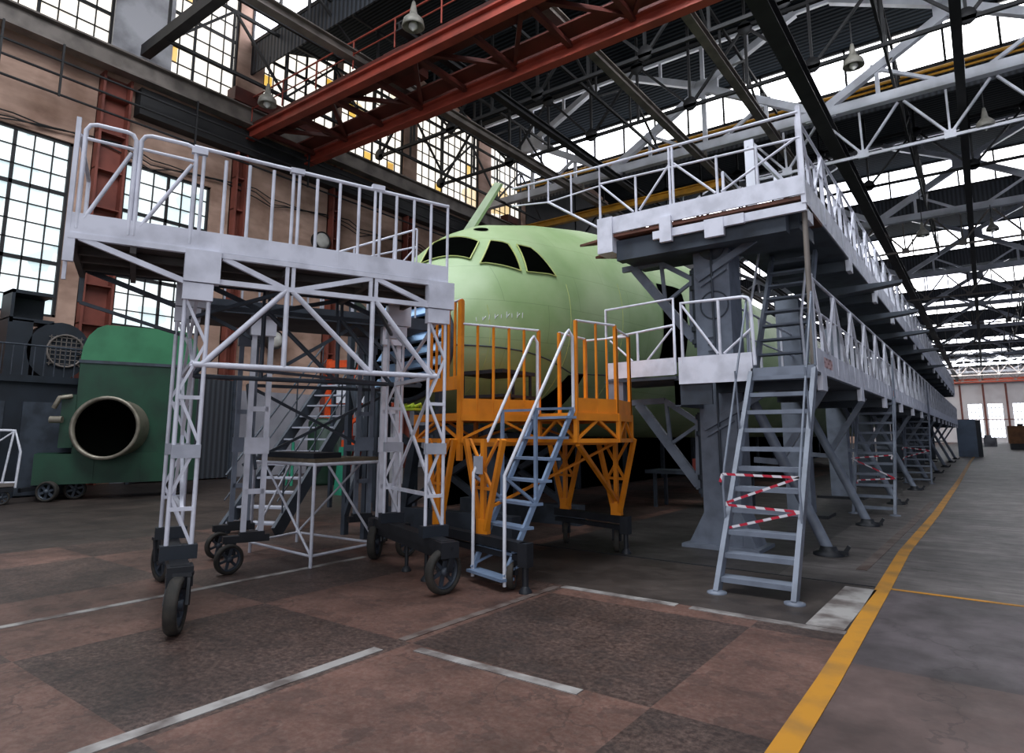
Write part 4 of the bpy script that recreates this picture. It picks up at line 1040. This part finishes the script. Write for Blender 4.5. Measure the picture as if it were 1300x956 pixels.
fd = thing('dark_backing', 'added dark dock wall behind the fuselage, darkening the space under it', 'dock wall', (-10.2,11,0))
MB().box((-10.3,10.6,0),(-10.2,60,3.9)).build('dark_sheet', 'void', fd, True)  # near-black sheet added so the space under the fuselage stays dark
for k in range(16): MB().bar((-10.15,10.7+3.2*k,0),(-10.15,10.7+3.2*k,3.9),.14).build('post', 'dgrey', fd, True)  # posts of the added dark backing
# dim stuff under the fuselage dock
dk = thing('trestle', 'low dark trestle with red crates lying under the fuselage dock', 'trestle', (-5.2,14,0))
f = MB(); f.box((-6.4,13.8,.75),(-4.0,14.6,.83)); f.build('top', 'dgrey', dk, True)
for x in (-6.2,-4.2):
    for yy in (13.9,14.5): MB().bar((x,yy,0),(x,yy,.76),.07).build('leg', 'dgrey', dk, True)
M['dullred'] = paint('dull_red', '#7a2f26', '#4d1d18', .6, 0, 3, .6)
cr_ = MB().box((-5.3,13.9,.835),(-4.7,14.4,1.1)).build('crate', 'dullred'); tag(cr_, 'dull red crate on the dark trestle under the dock', 'crate')

# ------------------------------------------------------------------ left background
mz = MB(); mz.box((XL+.02,-6,0),(-20.5,7.5,3.12)); mz.box((-20.52,-6,3.02),(-20.4,7.5,3.2))
mo = thing('mezzanine', 'dark blue grey plant room block with railing along the left wall', 'plant room', (-22,1,0))
mz.build('block', 'navy', mo, True)
for y0 in (5.85,4.2,2.6): 
    d_ = MB(); d_.box((-20.5,y0,.05),(-20.44,y0+1.25,2.5)); d_.build('door_panel', 'dgrey', mo, True)
f = MB(); f.tube([(-20.5,-6,4.02),(-20.5,7.5,4.02)], .025, 6); f.tube([(-20.5,7.5,4.02),(-23.5,7.5,4.02)], .025, 6); y = -6
while y < 7.6: f.tube([(-20.5,y,3.12),(-20.5,y,4.02)], .016, 5); y += .24
f.build('railing', 'dgrey', mo, True)
bw = thing('blower_fan', 'dark navy centrifugal fan with square outlet duct standing on the plant room', 'fan', (-22.3,6.9,3.12))
prof = [(7.0+.85*math.cos(a)*(1-.12*k/24), 4.05+.92*math.sin(a)*(1-.12*k/24)) for k, a in enumerate([2*math.pi*k/24 for k in range(24)])]
MB().prism(prof, 0, -22.7, -21.9).build('casing', 'navy', bw, True)
f = MB(); f.lathe((-21.88,7.15,4.1),(1,0,0),[(.5,0),(.5,.06),(.45,.06),(.45,0)],24)
for i in range(-3,4): f.bar((-21.85,7.15+i*.13,3.65),(-21.85,7.15+i*.13,4.55),.02); f.bar((-21.85,6.7,4.1+i*.13),(-21.85,7.6,4.1+i*.13),.02)
f.build('inlet_grille', 'steel', bw, True)
f = MB(); f.box((-22.7,5.7,3.15),(-21.9,6.3,4.9)); f.box((-22.7,5.72,4.8),(-21.9,5.8,5.75)); f.box((-22.7,5.72,5.65),(-21.9,6.75,5.75)); f.box((-22.7,5.72,4.85),(-21.9,6.8,4.95)); f.box((-22.75,5.72,4.85),(-22.68,6.75,5.75))
f.build('outlet_duct', 'navy', bw, True)
# green machine
gm = thing('duct_heater', 'big green heater machine with round duct mouth by the left wall', 'machine', (-19.8,7.8,0))
Y0, Y1 = 6.45, 9.25; pr = [(Y0,3.55),(Y0+.03,3.9),(Y0+.13,4.2),(Y0+.3,4.42),(Y0+.5,4.52),(Y1-.5,4.52),(Y1-.3,4.42),(Y1-.1,4.15),(Y1,3.8),(Y1,3.55)]
MB().prism(pr, 0, -20.2, -18.5).build('hood', 'greenlit', gm, True)
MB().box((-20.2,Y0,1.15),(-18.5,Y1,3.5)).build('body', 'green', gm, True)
f = MB(); f.box((-20.22,Y0-.03,3.48),(-18.47,Y1+.03,3.56)); f.build('seam_band', 'dgrey', gm, True)
MB().box((-20.0,6.15,1.3),(-18.45,Y0,2.65)).build('side_box', 'green', gm, True)
f = MB(); f.box((-20.1,5.7,.4),(-18.35,9.4,1.15)); 
for y in (6.9,8.0): f.box((-18.37,y,.42),(-18.32,y+.05,1.1))
f.build('chassis', 'green', gm, True)
ax = Vector((.93,-.36,0)).normalized(); C = Vector((-18.55,7.4,1.8))
f = MB(); f.lathe(C, ax, [(.74,-.1),(.76,.72),(.8,.76),(.8,.82),(.72,.82),(.71,.6)], 40); f.build('duct_mouth', 'ringmetal', gm, True, label='round bare metal duct mouth')
MB().lathe(C+ax*.08, ax, [(0,.2),(.5,.2),(.66,.5),(.69,.68)], 40).build('duct_interior', 'void', gm, True)
f = MB(); f.tube([(-18.4,6.0,2.3),(-18.3,6.1,2.55),(-18.4,6.35,2.6)], .06, 8); f.tube([(-18.3,5.95,2.0),(-18.2,6.2,2.0)], .09, 10); f.build('valve', 'ringmetal', gm, True)
for y in (6.6,8.9): wheel(gm, (-18.7,y,.25), (1,.1,0), .25, .16)
wheel(gm, (-18.2,6.05,.25), (1,-.5,0), .25, .16)
f = MB(); f.bar((-18.6,6.0,.35),(-18.2,5.5,.3),.1); f.build('tow_bar', 'black', gm, True)
gm.rotation_euler = (0,0,R(-20)); gm.location = (-19.5,8.2,0)
# white step frame at the left edge
sfm = thing('mobile_steps', 'thin white tubular mobile steps at the left edge before the plant room', 'steps', (-18.6,5.3,0))
k_ = 1.24
def K(x, y, z): return (x*k_, y*k_+.0, 1.6+(z-1.6)*k_)
f = MB(); f.tube([K(-14.95,4.3,.62),K(-14.94,4.32,1.3),K(-15.0,4.22,1.7),K(-15.6,3.3,1.72)], .03, 8); f.tube([K(-15.0,4.1,.72),K(-15.0,4.2,1.68)], .025, 8); f.tube([K(-15.0,4.2,1.68),K(-15.5,3.3,.8)], .02, 8); f.tube([K(-15.25,3.7,.7),K(-15.2,3.8,1.8),K(-15.4,3.4,2.9)], .025, 8)
f.tube([K(-15.6,3.3,.7),K(-15.6,3.3,1.72)], .025, 8); f.tube([K(-15.6,3.3,.72),K(-14.95,4.3,.72)], .025, 8)
f.build('tube_frame', 'lightwhite', sfm, True)
MB().box((-19.4,4.1,.42),(-18.5,5.3,.5)).build('tread', 'steel', sfm, True)
f = MB(); f.box((-19.4,4.1,.3),(-18.5,5.3,.4)); f.build('chassis', 'black', sfm, True)
for x, y in ((-18.6,5.1),(-18.6,4.3),(-19.3,4.3),(-19.3,5.1)): wheel(sfm, (x,y,.17), (.9,-.3,0), .17, .1)
# lower wall band and dark panels near the scaffold
struct('baseboard_left', MB().box((XL+.01,9.5,0),(XL+.1,60,3.4)), 'wallwhite')
pf = thing('panel_fence', 'dark ribbed panel fence along the left wall behind the scaffolds', 'fence', (-23.2,13,0))
MB().box((-23.3,9.7,.05),(-23.2,13.3,3.7)).build('panel', 'fencecorr', pf, True)
for y in (9.7,11.5,13.3): MB().bar((-23.15,y,0),(-23.15,y,3.8),.1).build('post', 'dgrey', pf, True)
for x, y, z, r, lab in ((-23.4,17.2,10.35,.36,'white round disc high on left wall behind a red column'), (-23.4,15.1,5.55,.34,'white round disc low on left wall seen through the scaffold')):
    t = thing('wall_disc', lab, 'disc', (x,y,z)); 
    MB().lathe((x,y,z),(1,0,0),[(0,.12),(r*.7,.1),(r,.0),(r,-.4)],24).build('disc', 'cream', t, True); MB().lathe((x,y,z),(1,0,0),[(r+.06,.02),(r+.06,-.3),(r,-.3),(r,.02),(r+.06,.02)],24).build('rim', 'dsteel', t, True)
# orange machine, tank and oddments in the left background
om = thing('orange_machine', 'orange framed machine with white panel in the background behind the staircase', 'machine', (-18.6,16.3,0))
for x, y in ((-20.7,15.8),(-18.7,16.6),(-21.0,17.2),(-19.0,18)): MB().bar((x,y,0),(x,y,4.6),.16).build('post', 'machorange', om, True)
for z in (1.3,2.9,4.4): MB().bar((-20.7,15.8,z),(-18.7,16.6,z),.2,.28).bar((-21.0,17.2,z),(-19.0,18,z),.2,.28).bar((-18.7,16.6,z),(-19.0,18,z),.2,.28).build('cross_beam', 'machorange', om, True)
MB().bar((-20.7,15.8,1.3),(-18.7,16.6,2.9),.12).build('brace', 'machorange', om, True)
MB().bar((-20.2,15.75,3.25),(-17.9,16.7,3.25),.1,.8).build('white_panel', 'lightwhite', om, True, label='white sheet panel')
f = MB(); f.box((-20.4,16.6,.1),(-19.2,17.2,1.6)); f.build('drive_unit', 'dullred', om, True)
tk = thing('tank', 'dark green upright cylinder tank in front of the orange machine', 'tank', (-17.9,13.6,0))
M['tankgreen'] = paint('tank_green', '#123222', '#0a1d13', .5, 0, 2, .6)
MB().lathe((-17.9,13.6,0),(0,0,1),[(0,0),(.52,0),(.55,.1),(.55,.75),(.58,.8),(.55,.85),(.55,2.05),(.5,2.15),(0,2.2)],24).build('shell', 'tankgreen', tk, True)
gr = MB(); gr.tube([(-18.2,12.6,0),(-18.2,12.6,1.4)], .05, 8); gr.tube([(-18.5,12.6,0),(-18.2,12.6,1.35)], .03, 8); tag(gr.build('green_stand', 'teal'), 'thin bright green stand left of the dark green tank', 'stand')
tp = MB(); tp.prism([(-14.55,0),(-14.2,0),(-14.05,1.3),(-14.35,1.3)], 1, 11.4, 11.6); tag(tp.build('teal_panel', 'teal'), 'teal green leaning panel right of the dark green tank', 'panel')
wb = MB(); wb.box((-17.0,14.6,0),(-16.0,15.4,1.6)); wb.box((-16.95,14.65,1.6),(-16.05,15.35,1.68)); tag(wb.build('white_box', 'panelwhite'), 'white cabinet box right of the dark green tank', 'cabinet')
# second railing of lattice uprights behind the scaffolds
dp = thing('dock_frame', 'dark grey lattice dock frame behind the scaffold right legs', 'frame', (-8.9,8.0,0))
for x, y in ((-8.6,7.0),(-8.0,6.9),(-9.5,8.2)):
    MB().bar((x,y,0),(x,y,4.0),.09).build('post', 'dgrey', dp, True)
f = MB(); f.bar((-8.6,7.0,3.9),(-9.5,8.2,3.9),.1); f.bar((-8.6,7.0,1.4),(-8.0,6.9,1.4),.1); f.bar((-8.6,7.0,.3),(-8.0,6.9,1.4),.08); f.bar((-8.6,7.0,2.6),(-8.0,6.9,1.4),.08); f.bar((-8.6,7.0,2.6),(-9.5,8.2,3.9),.08); f.bar((-8.6,7.0,.2),(-9.5,8.2,2.6),.08); f.build('brace', 'dgrey', dp, True)

# ------------------------------------------------------------------ far end of the aisle
cbn = thing('tall_cabinet', 'tall blue grey steel cabinet at the far end of the lower gallery', 'cabinet', (-1.2,61.5,0))
MB().box((-1.85,61,0),(-.6,62.2,2.85)).build('body', 'cabinet', cbn, True)
MB().box((-.6,61.0,0),(-.3,62.0,2.8)).build('side_leaf', 'navy', cbn, True)
cbn2 = thing('cabin', 'brown wooden cabin on a dark base by the far right', 'cabin', (4,96,0))
MB().box((2.1,95,.7),(7,99,2.75)).build('body', 'brownbox', cbn2, True); MB().box((2.2,95.1,0),(7,98.9,.68)).build('base', 'black', cbn2, True)
f = MB(); f.box((3.0,95.5,2.76),(3.5,96,3.0)); f.tube([(3.6,95.6,2.9),(6,95.6,2.9)], .06, 6); f.build('roof_clutter', 'dsteel', cbn2, True)
bx = MB(); bx.box((-.4,120,0),(1.2,121,1.3)); bx.box((-.3,120.1,1.3),(.6,120.9,1.7)); tag(bx.build('pale_stack', 'panelwhite'), 'pale stacked boxes on the floor before the far windows', 'boxes')

# ------------------------------------------------------------------ light
w = bpy.data.worlds.new('world'); S.world = w; w.use_nodes = True
bg = w.node_tree.nodes['Background']; bg.inputs['Color'].default_value = (.62,.72,1,1); bg.inputs['Strength'].default_value = .22
def area(name, loc, rot, sx, sy, e_, c=(1,1,1)):
    l = bpy.data.lights.new(name, 'AREA'); l.shape = 'RECTANGLE'; l.size = sx; l.size_y = sy; l.energy = e_; l.color = c
    o = bpy.data.objects.new(name, l); COL.objects.link(o); o.location = loc; o.rotation_euler = rot; return o
area('added_roof_fill', (-7,2,18.4), (R(18),0,0), 20, 9, 4500, (.88,.93,1))  # added fill lamp hung below the closed roof to brighten the near bay
area('added_roof_fill_2', (1,10.8,16.2), (R(78),0,0), 18, 1.6, 3000, (.88,.93,1))  # added lamp aimed down the hall to brighten the white truss fronts
area('added_front_fill', (3,-7.5,5.5), (R(86),0,R(14)), 14, 8, 900, (.9,.94,1))  # added frontal fill behind the camera, no door is built here
area('added_far_fill', (-2,150,15), (R(80),0,0), 24, 5, 9000, (.95,.96,1))  # added lamp inside the hall that brightens the far wall
S.view_settings.view_transform = 'Standard'; S.view_settings.look = 'None'; S.view_settings.exposure = 0; S.view_settings.gamma = 1
S.cycles.max_bounces = 6; S.cycles.diffuse_bounces = 4; S.cycles.use_denoising = True
